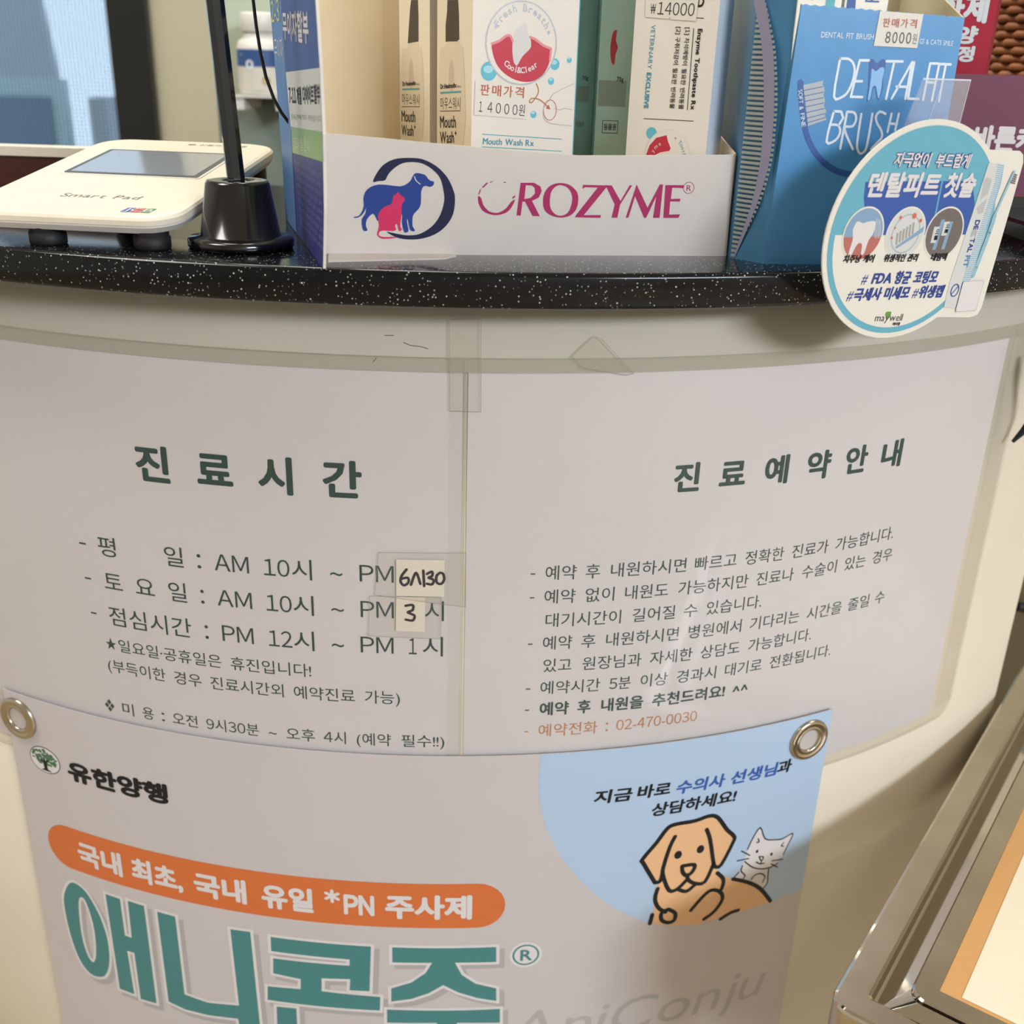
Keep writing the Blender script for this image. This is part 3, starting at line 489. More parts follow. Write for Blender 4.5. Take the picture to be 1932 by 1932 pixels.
def grommet(s, z):
    O = cyl(3.0)(s, z); t = s/R; n = Vector((math.sin(t), -math.cos(t), 0)); u = Vector((math.cos(t), math.sin(t), 0)); v = Vector((0, 0, 1))
    g = MB(); M = lambda x, y, h: O + (u*x + v*y + n*h)/1000
    g.lathe([(7.0, -.6), (6.8, .4), (7.0, 1.3), (7.8, 1.9), (8.6, 1.6), (9.4, 1.4), (10.6, 2.0), (12, 2.2), (13, 1.5), (13.4, .3), (13.2, -.3)], M_ring, M, 48)
    g.lathe([(0.01, .12), (6.9, .12)], M_hole, M, 32)
    g.build('grommet', banner)
grommet(-230.4, -356.3); grommet(239.3, -356.2)

# ================================================================== signature pad
M_cream = mat('cream_plastic', 'e3d8c3', .35, var=.02, scale=50); M_lgrey = mat('pale_plastic', 'd8d2c8', .4)
M_dark = mat('black_rubber', '101012', .6); M_lcd = mat('grey_screen_glass', '8e959c', .06, spec=.8, coat=.5)
M_text = mat('grey_print', '6d6a66', .5)
pa, py = -147.5, 470.0
ya = math.radians(-5.5); ti = math.radians(7.6)
pu = Vector((math.cos(ya), math.sin(ya), 0)); pv0 = Vector((-math.sin(ya), math.cos(ya), 0)); pv = pv0*math.cos(ti) + Vector((0, 0, 1))*math.sin(ti)
PO = Vector((-248.5, 475.6, -73.5))       # front left corner of the underside
pw, pl_ = 100, 156
padm = lambda a, b, h=0.0: W(*(PO + pu*a + pv*b + pu.cross(pv)*h)); padm.curved = False
pad = thing('signature_pad', 'cream card signature pad with a grey screen lying at the left end of the countertop', 'signature pad', W(-198, 550, ZT))
mb = MB()
def loft(mb, levels, m, f, capb=True, capt=True):
    n = len(levels[0][0]); vs = [f(x, y, h) for l, h in levels for x, y in l]
    for k in range(len(levels)-1): mb.add(vs, [(k*n+i, k*n+(i+1) % n, (k+1)*n+(i+1) % n, (k+1)*n+i) for i in range(n)], m, True)
    if capb: mb.add(vs[:n], [list(range(n))[::-1]], m)
    if capt: mb.add(vs[-n:], [list(range(n))], m)
rr = lambda e, r=16: rect(e, e, pw-e, pl_-e, r, 8)
loft(mb, [(rr(7, 10), 0), (rr(2), 1.5), (rr(.3), 4.2), (rr(.3), 5.0)], M_lgrey, padm)
mb.build('base', pad)
mb = MB()
loft(mb, [(rr(.6), 5.0), (rr(0), 5.2), (rr(0), 7.4), (rr(.8), 8.6), (rr(2.5), 9.2)], M_cream, padm)
T = padm
put(mb, 'Smart Pad', lambda a, b, h=0: padm(a, b, 9.2+h), M_text, (36, 28), (73, 28), 8.5, .1, wide=False, shear=.1)
put(mb, '신용카드 서명', lambda a, b, h=0: padm(a, b, 9.2+h), M_text, (58, 144), (84, 144), 5, .1)
mb.flat(fill(ell(53.5, 146, 2.4, 1.5)), lambda a, b, h=0: padm(a, b, 9.2+h), M_text, .1)
for k, (cc, dd) in enumerate((('2f4f9c', 0), ('b8393d', 5), ('3a8a4a', 10))):
    mb.flat(fill([(74+dd*.9, 7), (78+dd*.9, 7), (79+dd*.9, 14), (75+dd*.9, 14)]), lambda a, b, h=0: padm(a, b, 9.2+h), mat('card_mark_'+str(k), cc, .5), .12)
put(mb, 'JCB', lambda a, b, h=0: padm(a, b, 9.2+h), M_white, (75, 8.4), (87.5, 8.4), 6.4, .2, wide=False)
mb.build('top_cover', pad)
mb = MB(); loft(mb, [(rect(15, 70, 86, 127, 2), 9.1), (rect(15, 70, 86, 127, 2), 9.5)], M_lgrey, padm); loft(mb, [(rect(16.5, 71.5, 84.5, 125.5, 1.5), 9.5), (rect(16.5, 71.5, 84.5, 125.5, 1.5), 9.7)], mat('screen_frame_grey', '4a4c50', .4), padm)
loft(mb, [(rect(19, 74, 82, 123, 1), 9.7), (rect(19, 74, 82, 123, 1), 9.8)], M_lcd, padm)
mb.build('screen', pad, label='grey glass screen')
for a, b in ((38, 9), (86, 9), (14, 145), (86, 145)):
    mb = MB(); q = padm(a, b, 0); hz = (q.z - Z0)*1000
    mb.lathe([(.01, ZT), (7.5, ZT), (8, ZT+.8), (8, hz-1.4), (7.4, hz-1.2), (7.4, hz+.8), (.01, hz+.8)], M_dark, lambda x, y, z: Vector((q.x+x/1000, q.y+y/1000, z/1000+Z0)), 24)
    mb.build('foot', pad, label='black rubber foot')
# ================================================================== black stand
M_gloss = mat('gloss_black_plastic', '09090b', .16, coat=.3)
sx, sy = -126.0, 489.0
st = thing('display_stand', 'black round-footed stand with a tall pole beside the blue leaflet', 'stand', W(sx, sy, ZT))
SM = lambda x, y, z: W(sx+x, sy+y, z)
mb = MB(); mb.lathe([(.01, ZT), (22.5, ZT), (23.4, ZT+1), (23.4, ZT+3.6), (22.4, ZT+4.6), (18.5, ZT+5.2), (17.6, ZT+5.6), (14.0, -51.5), (13.2, -50.2), (12.2, -50), (7.6, -50), (5.6, -51.5), (5.2, -60), (.01, -60)], M_gloss, SM, 64); mb.build('base', st)
mb = MB()
for k in range(1): mb.lathe([(.01, 0), (4.0, 0), (4.0, 150), (.01, 150)], M_gloss, lambda x, y, z: W(sx + x - z*.085, sy + y, -60+z*1.6), 8, smooth=False)
mb.build('pole', st)
mb = MB(); mb.tube([W(*p) for p in ((-128, 545, 60), (-127.5, 545, 40), (-127.4, 545, 24.5), (-126.7, 545, 13.8), (-125.4, 545, 2.1), (-123.4, 545, -8.6), (-120.2, 545, -18), (-117, 545, -24), (-113, 547, -30), (-109, 552, -45), (-108, 560, -79))], .8, M_dark, 8)
mb.build('cable', label='thin black cable hanging between the pole and the blue leaflet', category='cable')
# ================================================================== blue leaflet
M_lb = mat('leaflet_blue', '34508f', .5); M_lb2 = mat('leaflet_lit_strip_blue', '527aae', .5); M_lgr = mat('leaflet_green', '7fa565', .4); M_lw = mat('leaflet_white', 'c9c9c4', .4)
M_lpur = mat('leaflet_indigo', '34397f', .5); M_card = mat('card_edge_white', 'd8d3c8', .6)
mb = MB(); LP = plane('leaf')
top = [(190, 140), (-8, 140)]
face = [(-1, .2), (97, .2), (150, .2), (153, 36), (168, 82), (177, 106), top[0], top[1], (-9, 99), (-14, 77), (-15.5, 53), (-11, 25)]
flip = lambda l: [(-x, y) for x, y in l]
LQ = plane(O=D['P_leaf'][0], u=[-v for v in D['P_leaf'][1]], v=D['P_leaf'][2])
sheet(mb, flip(face), LQ, M_lpur, 1.2, -1.2, M_card)
mb.flat(fill(flip([(-15.5, 43), (98, 37.5), (100, 48.5), (110.7, 73), (117.6, 104), (124, 140), (-8, 140), (-9, 99), (-15, 77), (-15.5, 53)])), LQ, M_lb, .1)
mb.flat(fill(flip([(97, .2), (150, .2), (153, 36), (168, 82), (177, 106), (190, 140), (124, 140), (117.6, 104), (110.7, 73), (100, 48.5)])), LQ, M_lb2, .12)  # strip painted lighter for the light an angled fold would catch
mb.flat(fill(flip([(110.8, 73), (-14.6, 76.2), (-15.5, 53.9), (100, 49.2)])), LQ, M_lw, .16)
mb.flat(fill(flip([(98.4, 49.2), (-15.5, 53.9), (-15.0, 43), (97.5, 37.7)])), LQ, M_lgr, .18)
put(mb, '무이자할부', LQ, M_white, (-114, 88.5), (-13.4, 85.6), 12.5, .2, .03)
put(mb, '2-3', LQ, mat('leaflet_yellow', 'c9c46a', .5), (-170, 96), (-127, 95.5), 13, .2, .01)
put(mb, '무이자', LQ, M_lw, (-163, 78.5), (-119, 78.5), 12, .2)
put(mb, '7-11', LQ, M_black, (-101, 60.0), (-70, 61), 8.5, .2, .03); put(mb, '개월 다이어트할부', LQ, M_black, (-67, 61), (14.0, 64.4), 7.6, .2, .03)
put(mb, '결제금액에 따라 적용됩니다', LQ, mat('leaflet_small_green', '88a07c', .5), (-95, 53), (14, 57.4), 2.6, .22)
put(mb, '카드사별 안내', LQ, M_lw, (-91, 40.5), (-29, 43.6), 6, .22)
for k in range(9): put(mb, '유의사항 이용안내 카드사 문의 고객센터'[k % 3:][:19], LQ, mat('leaflet_pale_text', '7f83ae', .5), (-90+k*1.5, 33.5-k*3.3), (6, 36-k*3.5), 2.3, .2)
mb.build('leaflet', label='tall blue card-payment leaflet with white and green bands standing beside the white display tray', category='leaflet')
# ================================================================== white display tray with cartons
M_tray = mat('white_card', 'c9c1ba', .45, var=.02, scale=60); M_traycream = mat('cream_card_inside', 'ead8b6', .55, var=.02, scale=60)
M_mag = mat('print_magenta', 'a01f58', .5, spec=.3); M_dblue = mat('print_deep_blue', '1f3a84', .5, spec=.3); M_nv = mat('print_navy', '12183c', .5, spec=.3); M_pink = mat('print_raspberry', 'c8295c', .5, spec=.3)
O_, U_, V_ = (Vector(x) for x in D['P_tray']); Nb = Vector((-U_.y, U_.x, 0))
TP = lambda a, b, h=0.0: W(*(O_ + U_*a + Vector((0, 0, 1))*b - Nb*h)); TP.curved = False
TB = lambda a, d, z: W(*(O_ + U_*a + Nb*d + Vector((0, 0, z))))
tray = thing('display_tray', 'white card display tray with a blue dog and pink cat printed on its low front', 'display tray', TB(92, 60, 0))
TD = 137; TWd = 185.2
mb = MB()
tr_top = [(TWd-.8, 45.0), (158, 44.3), (140, 43.9), (112, 43.4), (90, 44.6), (66, 46.2), (50, 47.2), (35, 48.3), (20, 49.4), (1, 50.7)]
sheet(mb, [(0, 0), (TWd, 0)] + tr_top, TP, M_tray, 1.0, -1.0, M_traycream)
f = TP
mb.flat(fill(D['ring'][0], smooth=3), f, M_nv, .1); mb.flat(fill(D['dog'][0], smooth=2), f, M_dblue, .16); mb.flat(stroke(D['dogear'][0], .35, 3), f, M_white, .2); mb.flat(fill(D['cat'][0], smooth=2), f, M_pink, .22)
mb.flat(fill(D['gap_o'][0], smooth=2), f, M_mag, .1)
for l in D['gap_bits']: mb.flat(fill(l), f, M_mag, .1)
mb.flat(fill(*D['letR']), f, M_mag, .1); mb.flat(fill(*D['letO'], smooth=3), f, M_mag, .1)
for k in 'ZYME': mb.flat(fill(*D['let'+k]), f, M_mag, .1)
(a, b), (c, d) = D['reg'][0]; rx, ry = (a+c)/2, (b+d)/2
mb.flat(fill(ell(rx, ry, 2.6), ell(rx, ry, 2.35)), f, M_mag, .1); put(mb, 'R', f, M_mag, (rx-1, ry-1.3), (rx+1.2, ry-1.3), 3.6, .1, wide=False)
mb.build('front_panel', tray)
mb = MB(); mb.add([TB(a, d, z) for a in (0, .9) for d, z in ((1, 0), (TD, 0), (TD, 136), (1, 116))], [(0, 3, 2, 1), (4, 5, 6, 7), (0, 1, 5, 4), (1, 2, 6, 5), (2, 3, 7, 6), (3, 0, 4, 7)], M_traycream); mb.build('left_panel', tray)
mb = MB(); mb.add([TB(a, d, z) for a in (TWd-.9, TWd) for d, z in ((1, 0), (TD, 0), (TD, 136), (60, 62), (1, 45.4))], [(0, 4, 3, 2, 1), (5, 6, 7, 8, 9), (0, 1, 6, 5), (1, 2, 7, 6), (2, 3, 8, 7), (3, 4, 9, 8), (4, 0, 5, 9)], M_traycream); mb.build('right_panel', tray)
mb = MB(); mb.add([TB(a, d, z) for d in (TD, TD+1) for a, z in ((0, 0), (TWd, 0), (TWd, 140), (0, 140))], [(0, 1, 2, 3), (7, 6, 5, 4), (0, 4, 5, 1), (1, 5, 6, 2), (2, 6, 7, 3), (3, 7, 4, 0)], M_traycream); mb.build('back_panel', tray)
mb = MB(); mb.add([TB(a, d, z) for z in (.2, 1.2) for a, d in ((.9, 1), (TWd-.9, 1), (TWd-.9, TD), (.9, TD))], [(3, 2, 1, 0), (4, 5, 6, 7), (0, 1, 5, 4), (1, 2, 6, 5), (2, 3, 7, 6), (3, 0, 4, 7)], M_traycream); mb.build('floor_panel', tray)
mb = MB(); mb.add([TB(a, d, z) for z in (.0, .5) for a, d in ((2, -20), (52, -12), (58, -5), (57, 0), (2, 0))], [(4, 3, 2, 1, 0), (5, 6, 7, 8, 9), (0, 1, 6, 5), (1, 2, 7, 6), (2, 3, 8, 7), (3, 4, 9, 8), (4, 0, 5, 9)], M_tray); mb.build('paper_flap', tray)

M_cart = mat('carton_white', 'ddd5cb', .38, coat=.15); M_ccr = mat('carton_cream_side', 'ece4d2', .4); M_foil = mat('silver_foil', 'dce6f2', .35, .3, var=.06, scale=35); M_tfoil = mat('teal_foil', 'a3c4bd', .3, .3, var=.05, scale=30)
M_red = mat('print_red', 'b92c40', .45); M_cyan = mat('print_cyan', '5fb0c4', .4); M_tt = mat('print_teal_text', '2b8fa6', .4); M_rust = mat('print_rust', 'b4593a', .5)
M_pict = mat('print_charcoal', '3c3834', .4); M_bott = mat('print_bottle_beige', 'e0d5c2', .4); M_bott2 = mat('print_bottle_rose', 'd0bfae', .4); M_tooth = mat('print_tooth_grey', 'cfcac8', .4); M_silver = mat('silver_print', 'b9bcc4', .25, .7)
M_lab = mat('price_sticker', 'd9d3c8', .55, alpha=1); M_tl = mat('print_line_teal', '4aa3b0', .4)
def carton(key, w, d, h, label, group, m_front, m_left, m_right, name):
    O, U, V = (Vector(x) for x in D['P_'+key]); B = Vector((-U.y, U.x, 0))
    t = thing(name, label, 'carton', W(*(O+U*w/2+B*d/2)), group)
    M = lambda a, b, c: W(*(O + U*a + B*b + Vector((0, 0, c))))
    mb = MB(); vs = [M(a, b, c) for c in (0, h) for a, b in ((0, 0), (w, 0), (w, d), (0, d))]
    mb.add(vs, [(0, 1, 5, 4)], m_front); mb.add(vs, [(1, 2, 6, 5)], m_right); mb.add(vs, [(3, 0, 4, 7)], m_left); mb.add(vs, [(2, 3, 7, 6), (3, 2, 1, 0), (4, 5, 6, 7)], M_cart)
    F = lambda a, b, c=0.0: W(*(O + U*a - B*c + Vector((0, 0, b))))
    Lf = lambda a, b, c=0.0: W(*(O + B*(d-a) - U*c + Vector((0, 0, b))))
    F.curved = Lf.curved = False
    return t, mb, F, Lf
def bottle_print(mb, L, bot, txt):
    o = bot[1]; mb.flat(fill(o, smooth=3), L, M_bott, .08)
    mx = sum(p[0] for p in o[:2])/2; x0, x1 = min(p[0] for p in o), max(p[0] for p in o)
    mb.flat(fill(ell((x0+x1)/2, 72, 3.0, 7)), L, M_bott2, .1)
    mb.flat(fill(bot[0]), L, M_pict, .12)
    mb.flat(fill(rect(mx-5.4, 87, mx+5.4, 88.6)), L, M_pict, .13)
    put(mb, 'Dr.Healmedix', L, M_black, txt[0][0], (txt[0][1][0]-5, txt[0][1][1]), 3.0, .13, .02, wide=False); put(mb, 'MEDICAL Rx', L, M_black, (txt[0][1][0]-4.6, txt[0][1][1]), txt[0][1], 1.3, .13, wide=False)
    mb.flat(stroke(txt[1], .8), L, M_tl, .13); put(mb, '마우스워시', L, M_pict, txt[2][0], txt[2][1], 6.0, .13)
    mb.flat(stroke(txt[3], .35), L, M_pict, .13)
    put(mb, 'Mouth', L, M_black, txt[4][0], txt[4][1], 7.6, .13, .01, wide=False); put(mb, 'Wash', L, M_black, txt[5][0], (txt[5][1][0]-1.5, txt[5][1][1]), 7.4, .13, .01, wide=False)
    put(mb, '+', L, M_black, (txt[5][1][0]-.8, txt[5][1][1]+3), (txt[5][1][0]+1.4, txt[5][1][1]+3), 4, .13, .02, wide=False)
g = 'mouthwash cartons in the display tray'
t, mb, Ff, Lf = carton('bf', 54.4, 39, 165, 'mouthwash carton in the tray showing a red gum emblem and a price sticker', g, M_cart, M_ccr, M_tfoil, 'mouthwash_carton')
bottle_print(mb, Lf, D['bl_bot'], D['bl_txt'])
mb.flat(fill(rect(53.9, 0, 54.35, 165)), Ff, M_tl, .1)
for (c0, e0) in D['bf_bub']: mb.flat(fill(ell(c0[0], c0[1], abs(e0[0]-c0[0]))), Ff, M_cyan, .1); mb.flat(fill(ell(c0[0]-.3, c0[1]+.8, abs(e0[0]-c0[0])*.6, abs(e0[0]-c0[0])*.4)), Ff, mat('print_pale_cyan', '9fd0da', .4), .12)
(l, _), (r, _), (_, tp), (_, bo) = D['bf_ring'][0]; cx, cy, rx, ry = (l+r)/2, (tp+bo)/2, (r-l)/2, (tp-bo)/2
mb.flat(fill(ell(cx, cy, rx-.4, ry-.4)), Ff, M_cart, .14); mb.flat(fill(ell(cx, cy, rx, ry, 56), ell(cx, cy, rx-.7, ry-.7, 56)), Ff, M_silver, .16)
mb.flat(fill(D['bf_gum'][0], smooth=3), Ff, M_red, .18); mb.flat(fill(D['bf_tooth'][0], smooth=3), Ff, M_tooth, .2)
gl = smooth_pts(D['bf_gum'][0][:5], 3); mb.flat(stroke(gl, 1.1), Ff, mat('print_rose', 'd98a8c', .4), .21); mb.flat(stroke(D['bf_gum'][0][13:18], 1.1), Ff, MATS['print_rose'], .21)
def arc_text(s, F, m, cx, cy, rx, ry, a0, a1, size, h, off=0, inside=False):
    n = len(s)
    for i, ch in enumerate(s):
        if ch == ' ': continue
        a = math.radians(a0 + (a1-a0)*i/(n-1)); x, y = cx+rx*math.cos(a), cy+ry*math.sin(a)
        tx, ty = (math.sin(a), -math.cos(a)) if not inside else (-math.sin(a), math.cos(a))
        vs, fs = glyph(ch, off); w = max(v[0] for v in vs)+min(v[0] for v in vs)
        mb.flat(([(x + (v[0]-w/2)*size*tx - v[1]*size*ty, y + (v[0]-w/2)*size*ty + v[1]*size*tx) for v in vs], fs), F, m, h)
arc_text('Fresh Breath', Ff, M_silver, cx, cy, 13.4, 13.2, 148, 32, 4.4, .2, .03)
arc_text('Cool&Clear', Ff, M_white, cx, cy+1, 13.2, 13.4, 232, 308, 3.6, .24, .02, True)
for q in D['bf_arc'][2]: mb.flat(fill(ell(q[0], q[1], .8)), Ff, M_silver, .2)
for l in D['bf_sk'][:3]: mb.flat(stroke(l, .25, 3), Ff, M_grey, .12)
mb.flat(stroke(D['bf_sk'][3], .5, 4), Ff, mat('print_ochre', 'b5763a', .5), .13); q = D['bf_sk'][3][-1]; mb.flat(fill([(q[0]+.6, q[1]-.5), (q[0]-1.8, q[1]-.1), (q[0]-.4, q[1]+1.6)]), Ff, M_rust, .14)
mb.flat(fill(ell(40.6, 58.8, 3.6, 4.6), ell(40.6, 58.8, 3.3, 4.3)), Ff, M_rust, .13)
put(mb, 'Mouth Wash Rx', Ff, M_tt, (5.9, 43.8), (32.6, 42.8), 3.9, .12, .01, wide=False)
for l in D['bf_txt'][3:5]: mb.flat(stroke(l, .35), Ff, M_tl, .12)
mb.build('box_body', t)
mb = MB(); sheet(mb, D['bf_label'][0][::-1], Ff, M_lab, .12, .25)
for i, ch in enumerate('판매가격'): a = 4+i*5.9; put(mb, ch, Ff, M_rust, (a, 65.2-.25*i), (a+4.6, 65.0-.25*i), 5.2, .42, .012)
for i, ch in enumerate('14000'): a = 3.4+i*4.3; put(mb, ch, Ff, M_pict, (a, 57.8-.3*i), (a+(1.7 if i == 0 else 2.6), 57.7-.3*i), 6.0, .42, 0)
put(mb, '원', Ff, M_pict, (23.8, 56.6), (27, 56.4), 5.6, .42, 0)
mb.build('price_label', t, label='white price sticker')
# second mouthwash carton directly behind the first
O = Vector(D['P_al'][0]); U = Vector(D['P_bf'][1]); B = Vector((-U.y, U.x, 0)); O2 = O - B*39
D['P_ab'] = (tuple(O2), tuple(U), (0, 0, 1))
t, mb, Ff, Lf = carton('ab', 54.4, 39, 165, 'mouthwash carton nearest the cream panel, only its bottle picture showing', g, M_cart, M_ccr, M_tfoil, 'mouthwash_carton')
bottle_print(mb, Lf, D['al_bot'], D['al_txt']); mb.build('box_body', t)
g = 'toothpaste cartons in the display tray'
t, mb, Ff, Lf = carton('df', 39.7, 17.6, 170, 'toothpaste carton with a silver foil side and sideways text at the right of the tray', g, M_cart, M_ccr, M_foil, 'toothpaste_carton')
V2 = lambda p: (p[0], p[1])
x = D['df_txt']
put(mb, 'VETERINARY', Ff, M_tt, (8.5, 96.2), (8.0, 78), 3.0, .12, .0, wide=False); put(mb, 'EXCLUSIVE', Ff, M_tt, (8.0, 76.5), (7.7, 61.2), 3.0, .12, .03, wide=False)
put(mb, 'Enzyme Toothpaste Rx', Ff, M_black, x[2][0], x[2][1], 2.9, .12, .03, wide=False); mb.flat(stroke(x[3], .3), Ff, M_black, .12)
put(mb, '[1] 치석예방이 필요한 반려동물', Ff, M_black, x[4][0], x[4][1], 2.6, .12, .01); put(mb, '[2] 구취저감이 필요한 반려동물', Ff, M_black, x[5][0], x[5][1], 2.6, .12, .01)
mb.flat(stroke(x[6], .3), Ff, M_pict, .12); put(mb, 'D', Ff, M_black, (29.5, 103.5), (32.5, 103.5), 6, .12, .03, wide=False); mb.flat(stroke(x[7], .3), Ff, M_black, .12)
cx, cy = 21, 41; mb.flat(fill(ell(12.4, 50.7, 2.6)), Ff, M_cyan, .1); mb.flat(fill(ell(cx, cy, 10.9, 11.4, 48)), Ff, M_cart, .12); mb.flat(fill(ell(cx, cy, 11.2, 11.8, 48), ell(cx, cy, 10.8, 11.4, 48)), Ff, M_white, .14)
mb.flat(fill(D['df_gum'][0]), Ff, M_red, .15); arc_text('+ Tooth Paste', Ff, M_tt, cx, cy, 7.6, 8.0, 66, -50, 2.6, .16); arc_text('Enzyme', Ff, M_white, cx, cy-2, 7.4, 7.6, 200, 120, 2.6, .17)
mb.build('box_body', t)
mb = MB(); sheet(mb, [(4.9, 108), (29.9, 107.4), (29.4, 97.8), (17.6, 98.4), (17, 99.2), (16.2, 98.6), (5.1, 99.3)][::-1], Ff, M_lab, .12, .2)
put(mb, '₩', Ff, M_pict, (7.6, 100.6), (10, 100.6), 5.6, .36, 0); put(mb, '14000', Ff, M_pict, (11, 100.4), (28.4, 99.8), 6.8, .36, .0)
mb.build('price_label', t, label='white price sticker')
for key, w, d, lab, fk in (('ee', 17, 30, 'teal foil carton painted with a reflection of its neighbour, small red emblem, in the gap behind the others', 'ee_f'), ('e1', 10.2, 30, 'narrow darker teal foil carton painted with a reflection, beside the mouthwash carton edge', 'e1_f')):  # added cartons: foil reflection of the neighbouring carton painted as their print
    t, mb, Ff, Lf = carton(key, w, d, 165, lab, g, M_tfoil if key == 'ee' else mat('teal_foil_dark', '7ba49f', .3, .3, var=.05, scale=30), M_tfoil, M_tfoil, 'toothpaste_carton')
    x = D[fk]
    if key == 'ee':
        l, r, tp, bo = x[1]; cx, cy = 8.4, 87; mb.flat(fill(ell(cx, cy, 4.0, 8.6), ell(cx, cy, 3.7, 8.3)), Ff, M_white, .1)
        mb.flat(fill([(5.2, 87), (6, 93.5), (7.8, 94.5), (7.6, 90), (8.8, 87), (7.8, 84), (7.6, 79.6), (6, 80.5)], smooth=2), Ff, M_red, .12)
        mb.flat(fill(rect(.6, 60.6, 14, 72.3)), Ff, mat('reflected_print_sage', '8fa39a', .4), .08); put(mb, '70g', Ff, M_black, (9.2, 72), (12.4, 72), 3, .12, .02, wide=False)
        mb.flat(fill(rect(3.4, 48.2, 11.2, 54.2), rect(3.7, 48.5, 10.9, 53.9)[::-1]), Ff, M_pict, .12); put(mb, '동물용', Ff, M_pict, (4.2, 50), (10.4, 50), 3.2, .13, .02)
        put(mb, '의약외품', Ff, M_lw, (5.5, 43), (11, 43), 3, .12)
    else:
        mb.flat(fill(rect(2, 61.8, 7.8, 69)), Ff, MATS['reflected_print_sage'], .08); put(mb, '70g', Ff, M_black, (4, 72), (7, 72), 2.6, .12, .02, wide=False); put(mb, '동물용', Ff, M_pict, (2.2, 49.8), (6, 49.8), 3, .12)
    mb.build('box_body', t)

# ================================================================== blue toothbrush display box
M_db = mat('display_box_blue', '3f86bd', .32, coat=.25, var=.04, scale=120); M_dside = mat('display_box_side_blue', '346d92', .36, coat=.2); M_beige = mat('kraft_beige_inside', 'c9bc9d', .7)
M_pale = mat('print_ice', 'd5dee6', .4); M_dnavy = mat('print_box_navy', '1f4f97', .4); M_stripe = mat('print_stripe_grey', '949b96', .45); M_band = mat('print_band_mauve', '8a87a0', .45); M_bris = mat('print_bristle_grey', 'a5abb0', .45)
O, U, V = (Vector(x) for x in D['P_dent']); FD = plane('dent'); Nn = U.cross(V)
box = thing('toothbrush_display_box', 'blue angular card display box for toothbrushes, right of the white tray', 'display box', W(140, 520, ZT))
mb = MB()
fr = [(0, 0), (76.5, 0), (77.5, 103.4)] + [(77.5-i*73/36, 103.4+2.5*i/36 + (.5 if i % 2 else 0)) for i in range(1, 36)] + [(4.6, 105.9)]
sheet(mb, fr, FD, M_db, .9, -.9, M_card)
for l in D['d_letters']: mb.flat(stroke(l, 1.05, 3 if len(l) > 4 else 0), FD, M_pale, .12)
mb.flat(fill(D['d_tooth'][0], smooth=3), FD, M_dnavy, .14); mb.flat(fill(D['d_tooth'][1], smooth=3), FD, mat('print_light_blue', '7fb0dc', .4), .17)
mb.flat(stroke(D['d_arc'][0], 2.4, 4), FD, M_dnavy, .1); mb.flat(fill([(6.8, 76.5), (9.2, 76.5), (9.6, 70), (7.6, 70)]), FD, M_dnavy, .1); mb.flat(fill(D['d_brist'][0]), FD, M_bris, .13)
for l in D['d_bl']: mb.flat(stroke(l, .3), FD, M_dnavy, .16)
x = D['d_txt']
put(mb, 'DENTAL FIT BRUSH', FD, M_pale, x[0][0], x[0][1], 3.1, .12, 0, wide=False); put(mb, 'GS & CATS SMILE', FD, M_pale, x[1][0], x[1][1], 2.8, .12, 0, wide=False)
put(mb, 'SOFT &', FD, M_pale, (7.1, 73.0), (8.7, 65.0), 2.7, .3, 0, wide=False); put(mb, 'FINE', FD, M_pale, (9.2, 63.6), (10.6, 58.2), 2.7, .3, 0, wide=False)
put(mb, '&', FD, M_dnavy, (57.8, 60.3), (60.4, 60.3), 4, .12, 0, wide=False); put(mb, 'for', FD, M_dnavy, (70.5, 63.2), (75, 63.2), 3.6, .12, 0, wide=False)
mb.build('front_panel', box)
mb = MB(); sheet(mb, [(p[0], p[1]) for p in D['d_label'][0]][::-1], FD, M_lab, .12, .2)
for i, ch in enumerate('판매가격'): a = 41.0+i*4.0; put(mb, ch, FD, M_rust, (a, 99.0), (a+3.2, 99.0), 3.8, .38, .012)
for i, ch in enumerate('8000'): a = 43+i*3.1; put(mb, ch, FD, M_pict, (a, 92.6), (a+2.3, 92.6), 6.4, .38, 0, wide=False)
put(mb, '원', FD, M_pict, (55.2, 92.9), (57.2, 92.9), 4.5, .38)
mb.build('price_label', box, label='white price sticker')
SU = Vector(D['P_side'][1]); SD = plane('side')
SI = plane(O=D['P_side'][0], u=tuple(-SU), v=(0, 0, 1))
SL = 19.5
k1 = O + SU*SL; k2 = k1 + Vector((-.0349, .99939, 0))*46
mb = MB(); tz = Vector((0, 0, 128))
def slab(q, n):
    n = Vector(n)/1000; v = q + [p + n for p in q]
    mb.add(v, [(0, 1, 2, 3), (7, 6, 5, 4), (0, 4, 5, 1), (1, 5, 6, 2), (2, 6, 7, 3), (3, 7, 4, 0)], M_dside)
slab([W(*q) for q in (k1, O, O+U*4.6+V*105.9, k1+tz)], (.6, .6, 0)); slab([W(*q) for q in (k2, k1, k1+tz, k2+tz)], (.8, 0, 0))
cv = smooth_pts(D['s_curve'][0], 6)
import bisect
def edge_at(z):
    for (a, b), (c, d) in zip(cv, cv[1:]):
        if (b-z)*(d-z) <= 0 and b != d: return a+(c-a)*(z-b)/(d-b)
    return None
zz = .8
while zz < 124:
    e = edge_at(min(zz, cv[0][1]-.01))
    if e is None: e = cv[-1][0]
    if e < SL-2: mb.flat(fill([(-(SL-.5), zz), (-e, zz), (-e, zz+1.15), (-(SL-.5), zz+1.15)]), SI, M_stripe, .1)
    zz += 2.05
bd = D['s_band'][0]; mb.flat(fill([(-p[0], p[1]) for p in bd], smooth=2), SI, M_band, .2)
mb.build('side_panel', box)
BD = Vector((-U.y, U.x, 0))
pr0 = O+U*76.5; e0 = pr0-U*3+BD*56
